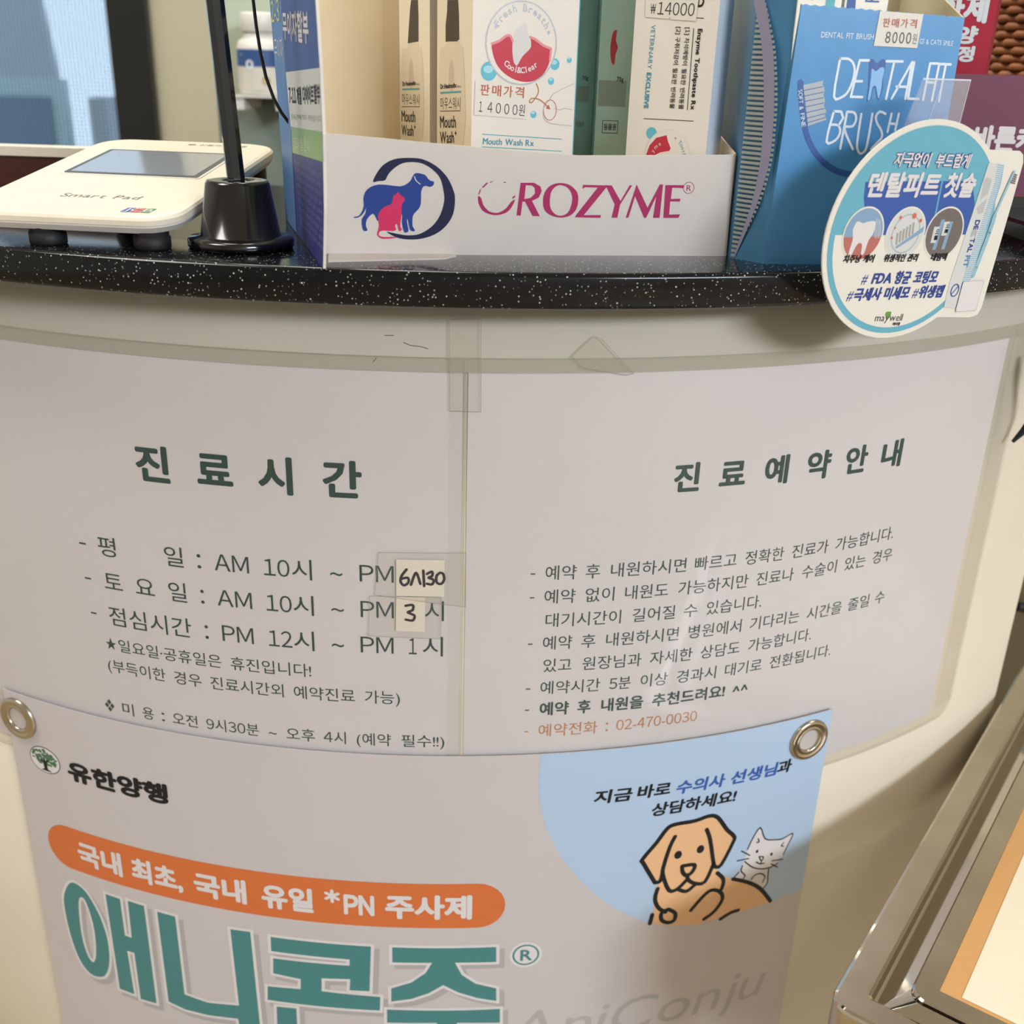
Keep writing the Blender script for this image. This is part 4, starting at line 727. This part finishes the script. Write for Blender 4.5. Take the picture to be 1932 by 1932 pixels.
mb = MB(); q = [W(*v) for v in (pr0, e0, e0+Vector((0, 0, 128)), O+U*77.5+V*103.4)]; mb.add(q + [v - Vector((.0008, 0, 0)) for v in q], [(0, 1, 2, 3), (7, 6, 5, 4), (2, 6, 7, 3), (1, 5, 6, 2), (0, 4, 5, 1)], M_beige); mb.build('right_panel', box)
b0 = k2; b1 = e0
mb = MB(); q = [W(*v) for v in (b0, b1, b1+Vector((0, 0, 128)), b0+Vector((0, 0, 128)))]; mb.add(q + [v + Vector((0, .0009, 0)) for v in q], [(0, 1, 2, 3), (7, 6, 5, 4), (3, 2, 6, 7), (0, 4, 5, 1), (1, 5, 6, 2), (0, 3, 7, 4)], M_beige); mb.build('back_panel', box)
M_tb = mat('toothbrush_carton_white', 'e4dfd2', .4)
for k, (a, dd, hh, lab) in enumerate(((3, 4, 150, 'white toothbrush carton at the front left inside the blue display box'), (24, 5.5, 152, 'white toothbrush carton with blue lettering inside the blue display box'))):
    o3 = O + U*a + BD*dd; F3 = plane(O=tuple(o3), u=tuple(U), v=(0, 0, 1)); w3 = 19
    mb = MB(); M3 = lambda x, y, z: W(*(o3 + U*x + BD*y + Vector((0, 0, z))))
    mb.box((0, 0, .6), (w3, 15, hh), M_tb, M3)
    if k == 0: mb.flat(stroke([(6, 108), (10, 118), (9, 130)], .6), F3, M_pict, .1); mb.flat(fill(rect(12, 104, 16, 140)), F3, M_tl, .1)
    else: mb.flat(fill([(1, 104), (5, 104), (2.5, 140), (0, 140)]), F3, M_dnavy, .1); put(mb, 'FIT DENTAL', F3, M_dnavy, (15, 108), (15, 145), 9, .1, 0, wide=False)
    mb.build('toothbrush_carton', label=lab, category='carton', group='toothbrush cartons in the blue display box')
# ================================================================== round hanging sign
M_sw = mat('sign_white_card', 'dcd7cc', .45); M_st = mat('sign_teal', '63a6ba', .4); M_sn = mat('sign_navy', '34559f', .4); M_sd = mat('sign_text_navy', '27408c', .4); M_gum = mat('sign_gum', 'b0685f', .4); M_sb = mat('sign_steel_blue', '7f9cb8', .4); M_sg = mat('sign_pale_grey', 'c8cac8', .4); M_brown = mat('sign_taupe', '6b6260', .4)
SG = plane('sign')
sign = thing('round_sign', 'round teal and white toothbrush sign hanging over the countertop edge on a clear arm', 'sign', W(*D['P_sign'][0]))
Rg = 46.3
mb = MB()
sheet(mb, ell(0, 0, Rg, n=72), SG, M_sw, .8, 0); sheet(mb, [p for p in D['g_ext'][0]][::-1], SG, M_sw, .75, 0)
h = .8
mb.flat(fill(ell(0, 0, 44, n=72)), SG, M_st, h+.1)
def clipfill(l, test): return l
th0 = math.asin(.6/41.4)
mb.flat(fill(ell(0, 0, 41.4, n=40, a0=PI+th0*-1, a1=2*PI+th0)), SG, M_sw, h+.16)
mb.flat(fill(D['g_navy'][0][::-1]), SG, M_sn, h+.2)
ce = [((-27, .6), 10.6), ((-4.3, .1), 10.6), ((17.2, -.3), 10.6)]
for k, ((cx, cy), r) in enumerate(ce):
    mb.flat(fill(ell(cx, cy, r, r*1.08, 40)), SG, M_sw, h+.26); r -= .7
    bg = (M_sb, M_sg, M_brown)[k]; mb.flat(fill(ell(cx, cy, r, r*1.08, 40)), SG, bg, h+.3)
    if k == 0:
        mb.flat(fill(ell(cx, cy, r-.05, r*1.08, 24, a0=PI+.1, a1=2*PI-.1)), SG, M_gum, h+.33)
        mb.flat(fill([(cx-4.6, cy+5.4), (cx-1.5, cy+4.6), (cx+1, cy+5.2), (cx+5, cy+5), (cx+5.2, cy+.5), (cx+3.4, cy-3), (cx+2.6, cy-8), (cx+1, cy-8.6), (cx+.6, cy-4.6), (cx-1, cy-3.6), (cx-2.6, cy-5), (cx-4.2, cy-9.2), (cx-5.6, cy-8), (cx-5, cy-2), (cx-6, cy+2)], smooth=3), SG, M_white, h+.36)
        for i in range(4): mb.flat(stroke([(cx+5+i*.7, cy+6.4-i*.3), (cx+5.6+i*.9, cy+2), (cx+6.6+i*.8, cy-1.8)], .3, 3), SG, M_white, h+.38)
    if k == 1:
        mb.flat(fill(ell(cx, cy, 7.6, 8.4), ell(cx, cy, 7.0, 7.8)), SG, M_bris, h+.32)
        mb.flat(fill([(cx-4, cy-5.4), (cx-3.2, cy-6.2), (cx+9.3, cy+.6), (cx+9.3, cy+3)]), SG, M_sb, h+.36)
        for i in range(6): mb.flat(fill([(cx-4.2+i*1.5, cy-4.6+i*.85), (cx-3.3+i*1.5, cy-4.4+i*.85), (cx-4.0+i*1.5, cy+.6+i*.85), (cx-4.9+i*1.5, cy+.4+i*.85)]), SG, mat('sign_bristle', '9c9a92', .5), h+.38)
        for a, b, q in ((2.5, 7.5, 1.5), (6.5, 5.4, 1.0), (-4.8, 7.0, .9), (-6.5, 2.6, .6), (-7.0, -1.5, .8)):
            mb.flat(fill([(cx+a+q*(1 if i % 2 else .6)*math.cos(i*PI/8), cy+b+q*(1 if i % 2 else .6)*math.sin(i*PI/8)) for i in range(16)]), SG, mat('sign_coral', 'd0604c', .5), h+.4)
    if k == 2:
        for a in (0, 5): mb.flat(fill([(cx-4.5+a, cy-7), (cx-2.6+a, cy-7), (cx-1.5+a, cy+6-a*.2), (cx-3.5+a, cy+6-a*.2)]), SG, M_sb, h+.34); mb.flat(fill(rect(cx-6.5+a, cy-4+a*.6, cx-3.5+a, cy+3+a*.4)), SG, M_sg, h+.35); put(mb, '이름', SG, M_black, (cx-5+a, cy+2+a*.4), (cx-5+a, cy-3+a*.6), 2, h+.38, .02)
x = D['g_t']
def sgt(s, a, b, size, m, hh=.3, off=.04, wide=True, sh=.14): put(mb, s, SG, m, a, b, size, h+hh, off, wide, shear=sh)
for q, m, hh, o in ((0, M_sd, .28, .075), (0, M_white, .42, .03)):
    sgt('자극없이', (-19.6, 28.4), (-.8, 28.0), 6.2, m, hh, o); sgt('부드럽게', (2.4, 27.9), (21, 27.5), 6.2, m, hh, o)
sgt('덴탈피트', (-30.4, 16.8), (7.8, 16.2), 10.6, M_white, .34, .038, sh=.1); sgt('칫솔', (10.6, 16.1), (27.6, 15.8), 10.6, M_white, .34, .038, sh=.1)
mb.flat(fill([(8.6, 22), (9.4, 22), (10.4, 2), (9.6, 2)]), SG, M_st, h+.24)
sgt('치주낭 케어', (-34.8, -10.8), (-18.6, -11.2), 3.6, M_black, .42, .04); sgt('위생적인 관리', (-13.2, -11.3), (5.4, -11.7), 3.6, M_black, .42, .04); sgt('네임택', (13, -11.8), (21.8, -12), 3.6, M_black, .42, .04)
sgt('#', (-22.6, -20.6), (-19.6, -20.7), 6.2, M_sd, .3, 0, False); sgt('FDA', (-17, -20.8), (-6.3, -21), 6.2, M_sd, .3, .035, False); sgt('항균', (-4.6, -21.0), (4.0, -21.4), 6, M_sd); sgt('코팅모', (6.2, -21.4), (19.6, -21.8), 6, M_sd)
sgt('#', (-28.6, -27.5), (-25.6, -27.6), 6.2, M_sd, .3, 0, False); sgt('극세사', (-25, -27.6), (-10.2, -27.8), 6, M_sd); sgt('미세모', (-8.4, -27.9), (5.6, -28.1), 6, M_sd); sgt('#', (7.6, -28.1), (10.6, -28.2), 6.2, M_sd, .3, 0, False); sgt('위생캡', (11, -28.2), (25, -28.5), 6, M_sd)
put(mb, 'maywell', SG, M_pict, (-10.2, -38.0), (5.3, -38.7), 4.6, h+.3, 0, wide=False); put(mb, '메이웰', SG, M_pict, (.6, -40.5), (4.6, -40.7), 1.6, h+.3, .03); mb.flat(fill(D['g_leaf'][0][::-1]), SG, mat('sign_leaf_green', '5f8f3e', .5), h+.28)
mb.flat(fill(D['g_pack'][0][::-1]), SG, M_sg, h+.3); mb.flat(fill(D['g_pack'][1][::-1]), SG, mat('sign_pack_blue', '8fb0c4', .5), h+.32)
for i in range(60):
    t_ = i/60; a, b = D['g_pack'][1][0], D['g_pack'][1][4]; c, d = D['g_pack'][1][1], D['g_pack'][1][3]
    p = [(a[0]+(b[0]-a[0])*t_, a[1]+(b[1]-a[1])*t_), (c[0]+(d[0]-c[0])*t_, c[1]+(d[1]-c[1])*t_)]; mb.flat(stroke(p, .25), SG, M_sw, h+.35)
for l in D['g_pack'][2:]: mb.flat(fill(l[::-1]), SG, mat('sign_window_grey', 'b4b3b4', .5), h+.34)
a, b = D['g_packtxt'][0]
pk = lambda t: (a[0]+(b[0]-a[0])*t, a[1]+(b[1]-a[1])*t)
for w_, t0_, t1_, m_ in (('DE', 0, .2, M_sd), ('TAL', .38, .68, M_sd), ('FIT', .74, 1, mat('sign_mid_blue', '4f88b8', .5))): put(mb, w_, SG, m_, pk(t0_), pk(t1_), 3.6, h+.36, .03, wide=False)
mb.flat(fill([(pk(.29)[0]+x_, pk(.29)[1]+y_) for x_, y_ in ((-.2, 1.6), (2.6, 1.2), (2.4, -1.8), (1.3, -.4), (-.4, -1.4))], smooth=2), SG, M_bris, h+.37)
mb.flat(stroke(D['g_brush'][0], 1.3, 4), SG, mat('sign_brush_blue', '8db4c2', .5), h+.36); mb.flat(stroke(D['g_brush'][0][2:], 2.2, 4), SG, MATS['sign_brush_blue'], h+.37)
(p0, p1, p2, p3) = D['g_brush'][1]
for i in range(5):
    t_ = i/5; L_ = lambda u, v, k: (u[0]+(v[0]-u[0])*k, u[1]+(v[1]-u[1])*k)
    mb.flat(fill([L_(p0, p3, t_), L_(p1, p2, t_), L_(p1, p2, t_+.12), L_(p0, p3, t_+.12)]), SG, M_brown, h+.38)
mb.flat(fill(rect(35.6, -36.4, 48, -22.4, 1)), SG, M_white, h+.4); mb.flat(stroke(rect(35.6, -36.4, 48, -22.4, 1), .2, closed=True), SG, M_bris, h+.42)
c0 = D['g_no'][0][0]; mb.flat(fill(ell(c0[0], c0[1], 2.4, 3.0), ell(c0[0], c0[1], 1.9, 2.5)), SG, M_sd, h+.4); mb.flat(stroke([(c0[0]-1.5, c0[1]-1.8), (c0[0]+1.5, c0[1]+1.8)], .4), SG, M_sd, h+.4)
mb.build('sign_card', sign)
M_acr = film('clear_acrylic', 'f4f6fa', rough=.05, haze=.13); M_acrw = mat('acrylic_edge', 'cfd3dc', .3)
mb = MB()
arm = [(-7.2, 60.5), (16.8, 60.5), (13.5, 44), (-20, 30)]
SB = plane(O=(167.0, 468.0, -61.0), u=D['P_sign'][1], v=(0, 0, 1), off=-1.6)
arm = [(-6.5, 61), (18.5, 61), (16.5, 42), (8, 20), (-16, 20), (-14, 38)]
mb.flat(fill(arm[::-1]), SB, M_acr, 0); mb.flat(fill(arm[::-1]), SB, M_acr, .5)
mb.flat(fill([(4, 61), (18.5, 61), (16.5, 42), (-1, 42)][::-1]), SB, M_acr, 1.0)
mb.flat(stroke([(-6.5, 61), (18.5, 61)], .6), SB, M_acrw, .6); mb.flat(stroke([(4, 61), (-1, 42)], .25), SB, M_acrw, .6); mb.flat(stroke([(18.5, 61), (16.5, 42)], .3), SB, M_acrw, .6)
mb.build('clear_arm', sign, label='clear plastic arm holding the sign')
# ================================================================== goods at the back right
M_cr = mat('crimson_card', 'a8283f', .45, var=.03, scale=50); M_cr2 = mat('crimson_card_side', '8f1f36', .45); M_pu = mat('plum_card', '6d2747', .45, c2='5b2440', scale=12)
def oblong(name, label, cat, c, w, d, h, yaw, m, ms):
    t = thing(name, label, cat, W(c[0], c[1], ZT)); yw = math.radians(yaw); u = Vector((math.cos(yw), math.sin(yw), 0)); b = Vector((-u.y, u.x, 0)); O = Vector((c[0], c[1], ZT))
    M = lambda x, y, z: W(*(O + u*x + b*y + Vector((0, 0, z)))); mb = MB(); vs = [M(a, q, z) for z in (0, h) for a, q in ((0, 0), (w, 0), (w, d), (0, d))]
    mb.add(vs, [(0, 1, 5, 4), (4, 5, 6, 7)], m); mb.add(vs, [(1, 2, 6, 5), (3, 0, 4, 7), (2, 3, 7, 6), (3, 2, 1, 0)], ms)
    F = lambda a, z, hh=0.0: M(a, -hh, z); F.curved = False
    return t, mb, F
t, mb, F = oblong('crimson_carton', 'crimson carton with white lettering behind the blue display box', 'carton', (178, 655), 76, 40, 170, -24, M_cr, M_cr2)
put(mb, '강화제', F, M_pale, (34, 109), (72, 109), 15, .15, .05); put(mb, '영양', F, M_pale, (46, 98), (69, 98), 9, .15, .05); put(mb, '정', F, M_pale, (60, 89), (69, 89), 8, .15, .05)
mb.build('box_body', t)
t, mb, F = oblong('plum_carton', 'low plum-coloured carton with white lettering at the right end of the countertop', 'carton', (205, 604), 110, 14, 82, -3, M_pu, M_pu)
put(mb, '바른케어', F, M_white, (34.2, 45.6), (78, 45.6), 13.5, .15, .05); put(mb, '잇몸', F, M_white, (36, 38.8), (48, 38.8), 5, .15, .04)
mb.flat(fill(rect(0, 22, 110, 22.4)), F, M_cr2, .1)
mb.build('box_body', t)
M_wk = mat('brown_wicker', 'a8683c', .6, c2='6b3d22', scale=40)
t = thing('wicker_basket', 'brown woven basket behind the crimson carton', 'basket', W(372, 770, ZT))
mb = MB(); bx = lambda x, y, z: W(372+x, 770+y, ZT+z)
N_ = 54
for row in range(34):
    z = 3+row*4.7
    pts = []
    for i in range(N_*2+1):
        a = 2*PI*i/(N_*2); rr_ = 62+z*.07 + (1.6 if (i//2+row) % 2 else -1.6)
        pts.append(bx(rr_*math.cos(a), rr_*math.sin(a), z))
    mb.tube(pts, 2.5, M_wk, 6)
mb.build('weave', t)
mb = MB(); mb.lathe([(.01, 0), (60, 0), (72, 162), (69, 162), (57, 3), (.01, 3)], mat('dark_wicker_core', '5c3620', .7), bx, 48); mb.build('basket_wall', t)
M_dk = mat('smoked_black_plastic', '17181a', .15, coat=.4)
t = thing('letter_tray', 'black glossy letter tray at the right edge of the countertop', 'letter tray', W(292, 600, ZT))
mb = MB(); mb.box((262, 560, ZT), (345, 600, ZT+3), M_dk); mb.box((262, 598, ZT), (345, 600, ZT+22), M_dk); mb.build('bottom_shelf', t)
mb = MB(); mb.box((262, 562, ZT+10), (345, 600, ZT+12), M_dk); mb.box((262, 560, ZT+9.4), (345, 562, ZT+12.4), mat('tray_lip_bronze', '6f6a58', .3)); mb.build('top_shelf', t)
# ================================================================== behind the counter
M_white2 = mat('bottle_white', 'd8d5cd', .4); M_lbl = mat('bottle_label_blue', '2d4f86', .45)
t = thing('pill_bottle', 'white pill bottle with a blue label on a small bracket behind the black pole', 'bottle', W(-252, 1100, -33))
bm_ = lambda x, y, z: W(-252+x, 1100+y, z)
mb = MB(); mb.lathe([(.01, -33), (21, -33), (23, -31), (23, 9), (21, 14), (16, 18), (16, 22), (.01, 22)], M_white2, bm_, 40); mb.build('bottle_body', t)
mb = MB(); mb.lathe([(.01, 22), (17.6, 22), (18.2, 23), (18.2, 37), (17, 39), (.01, 39)], M_white2, bm_, 40); mb.build('cap', t)
mb = MB(); mb.lathe([(23.2, -8), (23.2, 7)], M_lbl, bm_, 40); mb.lathe([(23.15, -28), (23.15, -8)], mat('bottle_label_cream', 'd5cfc2', .5), bm_, 40)
LBf = lambda a, b, h=0.0: W(-252+(23.3+h)*math.sin(a/23), 1100-(23.3+h)*math.cos(a/23), b); LBf.curved = False
mb.flat(fill(rect(-17, 1.6, 6, 3.2)), LBf, M_pale, .1); mb.flat(fill(ell(-7, -6, 4, 4)), LBf, M_pale, .12); mb.flat(fill(ell(8, -20, 4, 4)), LBf, mat('label_tan', 'b59a6a', .5), .12)
for k in range(5): mb.flat(fill(rect(-18, -13-k*2.6, -6+k % 2*3, -12.4-k*2.6)), LBf, M_grey, .1)
mb.build('label', t)
t = thing('wall_bracket', 'small white bracket shelf under the pill bottle', 'bracket', W(-252, 1130, -36))
mb = MB(); mb.box((-276, 1074, -35), (-226, 1150, -33), M_white2); mb.build('shelf', t)
for x0 in (-275, -236): mb = MB(); mb.box((x0, 1076, -46), (x0+9, 1150, -35), M_white2); mb.build('arm', t)
M_gd = mat('pale_green_door', 'b9c4ae', .45, var=.03, scale=5); M_gd2 = mat('grey_green_door', '7f8b80', .4, var=.03, scale=5)
t = thing('storage_cabinet', 'tall green-grey cabinet behind the black pole', 'cabinet', W(0, 1300, -1180))
mb = MB(); mb.box((-312, 1152, -1180), (560, 1500, 620), M_gd2); mb.build('body', t)
mb = MB(); mb.box((-310, 1149, -36), (140, 1151.8, 610), M_gd); mb.build('door', t, label='upper pale green door'); mb = MB(); mb.box((-310, 1149, -1100), (140, 1151.8, -38), M_gd2); mb.build('door', t, label='lower grey-green door')
M_wood = mat('red_brown_wood', '5a2d22', .4, c2='43201a', scale=6, aniso=(1, 1, 12), coat=.2)
t = thing('desk_partition', 'low red-brown partition with a cream top rail behind the signature pad', 'partition', W(-450, 706, ZT))
mb = MB(); mb.box((-640, 700, ZT), (-263, 712, -61), M_wood); mb.build('panel', t); mb = MB(); mb.box((-642, 696, -61), (-260, 716, -55.5), M_cream); mb.build('top_rail', t, label='cream top rail')

# ================================================================== steel trolley
M_steel = mat('brushed_steel', 'c2b7a8', .34, 1, var=.1, scale=25, aniso=(1, 1, 1)); M_mirror = mat('polished_steel', 'c8bfb2', .1, 1)
M_bord = mat('tan_reflection_border', 'd2a066', .45, var=.03, scale=12); M_reflc = mat('cream_reflection', 'efe4cd', .5, var=.02, scale=8)
ca = Vector((.583, .813, 0)).normalized(); cb = Vector((ca.y, -ca.x, 0)); CO = Vector((164, 386.1, -400))
CM = lambda u, v, h=0.0: W(*(CO + cb*u + ca*v + Vector((0, 0, h)))); CM.curved = False
UW, VW = 330, 395
trolley = thing('steel_trolley', 'stainless steel trolley against the right side of the counter', 'trolley', CM(UW/2, VW/2, -780))
def ring(mb, o, i, m, n=8):   # (inset, radius, height) pairs
    def lp(q): e, r, h = q; return [(x, y, h) for x, y in rect(e, -16+e, UW-e, VW-e, r, n)]
    a, b = lp(o), lp(i); k = len(a); mb.add([CM(*p) for p in a+b], [(j, (j+1) % k, k+(j+1) % k, k+j) for j in range(k)], m, True)
mb = MB()
for o, i, m in (((2, 10, -60), (0, 11, -50), M_steel), ((0, 11, -50), (0, 11, -2), M_steel), ((0, 11, -2), (.6, 10.5, -.6), M_mirror), ((.6, 10.5, -.6), (2, 9, 0), M_mirror), ((2, 9, 0), (14, 3, 0), M_steel), ((14, 3, 0), (15.5, 2.5, -.8), M_mirror)): ring(mb, o, i, m)
mb.build('rim', trolley)
mb = MB()
for o, i, m in (((15.5, 2.5, -.8), (16, 3, -8), M_mirror), ((16, 3, -8), (17.5, 3, -9), M_mirror), ((17.5, 3, -9), (29, 7, -3.2), M_mirror)): ring(mb, o, i, m)
mb.build('inner_wall', trolley, label='mirror-bright sloping inner wall')
mb = MB()
for o, i, m in (((29, 7, -3.2), (29, 8, -1.2), M_mirror), ((29, 8, -1.2), (29.8, 8, -.4), M_mirror), ((29.8, 8, -.4), (40.2, 1, -.4), M_steel), ((40.2, 1, -.4), (40.4, 1, -3), M_steel)): ring(mb, o, i, m)
mb.build('inner_frame', trolley)
mb = MB(); mb.flat(fill(rect(40.3, -16+40.3-3, UW-40.3, VW-40.3)), CM, M_bord, -1.0); mb.flat(fill(rect(50, -16+43.5-.5, UW-50, VW-50)), CM, M_reflc, -.8)  # flat tan and cream stand in for the ceiling light mirrored in the platform
mb.build('mat', trolley, label='cream panel with a tan border, painted reflection of the ceiling light')
mb = MB(); mb.box((31, 15, -14), (UW-31, VW-47, -11), M_steel, CM); mb.build('pan', trolley)
for u, v in ((14, 0), (UW-14, 0), (14, VW-14), (UW-14, VW-14)):
    mb = MB(); mb.tube([CM(u, v, -12), CM(u, v, -775)], 9, M_steel, 14); mb.tube([CM(u, v, -775), CM(u, v, -780)], 13, M_dark, 14); mb.build('leg', trolley)
mb = MB(); sp = [W(*p) for p in ((289, 583, -140), (290, 584, -149), (293, 584, -158), (296.5, 586, -168), (297, 588, -177), (293.5, 588.5, -186), (288.6, 588.2, -192.5))]
mb.tube(sp, [2.2, 3.6, 2.6, 2.6, 2.4, 2.0, 1.0], M_dark, 10); mb.build('black_strap', label='short black strap hanging at the right edge of the reservation notice', category='strap')

M_olive = mat('dark_olive_laminate', '5d5236', .5, var=.05, scale=6)
t = thing('side_cabinet', 'dark olive cabinet beyond the right end of the counter', 'cabinet', W(640, 1000, -1180))
mb = MB(); mb.box((430, 850, -1180), (900, 1125, -372), M_olive); mb.build('body', t); mb = MB(); mb.box((425, 845, -372), (905, 1130, -352), mat('pale_yellow_top', 'cfc48f', .5)); mb.build('cabinet_top', t, label='pale yellow top board'); mb = MB(); mb.tube([W(452, 846, -430), W(520, 846, -440)], 4, M_dark, 10); mb.build('handle', t, label='black bar handle')

# ================================================================== the room
M_wall = mat('beige_wall', 'd2cdb6', .7, var=.03, scale=3); M_wallw = mat('warm_wall', 'd6d2ca', .7, var=.03, scale=3); M_floor = mat('beige_floor_tile', 'b49f7c', .4, var=.06, scale=2); M_ceil = mat('white_ceiling', 'e4e0d8', .8, var=.01, scale=4)
def struct(name, *boxes, m=None, parent=None, **k):
    mb = MB()
    for lo, hi in boxes: mb.box(lo, hi, m)
    return mb.build(name, parent, **({'kind': 'structure'} if not parent else {}), **k)
XL, XR, YB, YF, ZC = -2300, 2600, 1900, -3300, 1320
struct('floor', ((XL, YF, -1230), (XR, YB, -1180)), m=M_floor)
struct('ceiling', ((XL, YF, ZC), (XR, YB, ZC+50)), m=M_ceil)
wx0, wx1, wz0, wz1 = -1700, -614, -420, 700
struct('wall_back', ((XL, YB, -1180), (wx0, YB+80, ZC)), ((wx1, YB, -1180), (XR, YB+80, ZC)), ((wx0, YB, -1180), (wx1, YB+80, wz0)), ((wx0, YB, wz1), (wx1, YB+80, ZC)), m=M_wall)
struct('wall_left', ((XL-80, YF, -1180), (XL, YB, ZC)), m=M_wallw); struct('wall_right', ((XR, YF, -1180), (XR+80, YB, ZC)), m=M_wallw); struct('wall_front', ((XL, YF-80, -1180), (XR, YF, ZC)), m=M_wallw)
M_wf = mat('dark_window_frame', '15181c', .35)
win = struct('window_1', ((wx1-64, YB-20, wz0), (wx1, YB+60, wz1)), ((wx0, YB-20, wz0), (wx0+64, YB+60, wz1)), ((wx0, YB-20, wz1-64), (wx1, YB+60, wz1)), ((wx0, YB-20, wz0), (wx1, YB+60, wz0+64)), ((-1190, YB-10, wz0), (-1130, YB+50, wz1)), m=M_wf)
def screen_mat():
    m = bpy.data.materials.new('insect_screen'); m.use_nodes = True; nt = m.node_tree; N = nt.nodes; L = nt.links
    b = N['Principled BSDF']; b.inputs['Base Color'].default_value = (.07, .085, .10, 1); b.inputs['Roughness'].default_value = .5
    tc = N.new('ShaderNodeTexCoord'); sp = N.new('ShaderNodeSeparateXYZ'); L.new(tc.outputs['Object'], sp.inputs[0]); w = []
    for ax in (0, 2):
        mu = N.new('ShaderNodeMath'); mu.operation = 'MULTIPLY'; mu.inputs[1].default_value = 2*PI/.0062; L.new(sp.outputs[ax], mu.inputs[0])
        si = N.new('ShaderNodeMath'); si.operation = 'SINE'; L.new(mu.outputs[0], si.inputs[0])
        gt = N.new('ShaderNodeMath'); gt.operation = 'GREATER_THAN'; gt.inputs[1].default_value = .72; L.new(si.outputs[0], gt.inputs[0]); w.append(gt)
    mx = N.new('ShaderNodeMath'); mx.operation = 'MAXIMUM'; L.new(w[0].outputs[0], mx.inputs[0]); L.new(w[1].outputs[0], mx.inputs[1]); L.new(mx.outputs[0], b.inputs['Alpha']); return m
mb = MB(); mb.add([W(x, YB+30, z) for x, z in ((wx0+60, wz0+60), (wx1-60, wz0+60), (wx1-60, wz1-60), (wx0+60, wz1-60))], [(0, 1, 2, 3)], screen_mat()); mb.build('window_screen', win)
# outside
M_o1 = mat('exterior_pale_teal', 'b4cdd2', .6, var=.03, scale=2); M_o2 = mat('exterior_slate_mesh', '66809a', .6); M_o3 = mat('exterior_tower_grey', 'a9b3ba', .6)
t = thing('outdoor_kiosk', 'pale teal kiosk with a slate mesh side seen through the left window', 'building', W(-1780, 4150, -1180))
mb = MB(); mb.box((-2300, 4000, -1180), (-1625, 4050, -90), M_o1); mb.build('walls', t); mb = MB(); mb.box((-2280, 3985, -1100), (-1672, 3999, -150), M_o2); mb.build('mesh_panel', t)
t = thing('outdoor_tower', 'grey tapering tower block beyond the teal kiosk', 'building', W(-2300, 5600, -1180))
mb = MB(); q = [W(*p) for p in ((-2700, 5500, -1180), (-2150, 5500, -1180), (-2420, 5500, 1400), (-2700, 5500, 1400), (-2700, 5560, -1180), (-2150, 5560, -1180), (-2420, 5560, 1400), (-2700, 5560, 1400))]; mb.add(q, [(0, 1, 2, 3), (1, 5, 6, 2), (5, 4, 7, 6), (4, 0, 3, 7), (3, 2, 6, 7)], M_o3); mb.build('tower_walls', t)
t = thing('outdoor_shed', 'low grey shed at the foot of the window view', 'shed', W(-1380, 4100, -1180))
mb = MB(); mb.box((-1480, 4050, -1180), (-1290, 4300, -330), M_o3); mb.box((-1560, 4060, -1180), (-1500, 4300, -150), M_o3); mb.build('shed_walls', t)
struct('ground', ((-9000, 1985, -1240), (9000, 12000, -1190)), m=mat('pale_concrete', 'a9adb0', .8, var=.05, scale=1))
# ------------------------------------------------------------------ lights, sky, camera
def area(name, loc, target, sx, sy, power, col):
    l = bpy.data.lights.new(name, 'AREA'); l.shape = 'RECTANGLE'; l.size = sx; l.size_y = sy; l.energy = power; l.color = col
    o = bpy.data.objects.new(name, l); COL.objects.link(o); o.location = loc; o.rotation_euler = (Vector(target)-Vector(loc)).to_track_quat('-Z', 'Y').to_euler(); return o
area('ceiling_lamp_front', (1.95, -2.3, 2.46), (.9, -1.2, 1.0), 1.3, .9, 172, (.80, .885, 1))
area('fill_lamp_left', (-1.0, .25, 2.46), (-.9, .3, 0), .6, .6, 18, (1, .96, .9))  # unseen fill added to brighten the left faces of the cartons
area('ceiling_lamp_right', (1.35, .55, 2.46), (1.2, .5, 0), .6, .6, 9, (1, .84, .62))
area('ceiling_lamp_back', (-.3, 1.1, 2.46), (-.3, 1.0, 0), .6, .6, 13, (1, .96, .88))
wd = bpy.data.worlds.new('sky'); bpy.context.scene.world = wd; wd.use_nodes = True
wn = wd.node_tree.nodes; bg = wn['Background']; bg.inputs[0].default_value = (.60, .80, 1, 1); bg.inputs[1].default_value = 1.4

cam = bpy.data.cameras.new('camera'); co = bpy.data.objects.new('camera', cam); COL.objects.link(co); bpy.context.scene.camera = co
pit, roll = 3.96836214e-01, 3.18225854e-02
c, s, cp, sp = math.cos(roll), math.sin(roll), math.cos(pit), math.sin(pit)
Rv = Vector((c, s*sp, s*cp)); Uv = Vector((-s, c*sp, c*cp)); Fv = Vector((0, cp, -sp))
Mx = Matrix((Rv, Uv, -Fv)).transposed().to_4x4(); Mx.translation = Vector((0, 0, Z0)); co.matrix_world = Mx
cam.sensor_fit = 'HORIZONTAL'; cam.sensor_width = 36; cam.lens = 36*2008.32451/1932; cam.clip_start = .01
cam.dof.use_dof = True; cam.dof.focus_distance = .50; cam.dof.aperture_fstop = 11
vs = bpy.context.scene.view_settings; vs.view_transform = 'Standard'; vs.look = 'None'; vs.gamma = 1; vs.use_curve_mapping = False
vs.exposure = 0.13
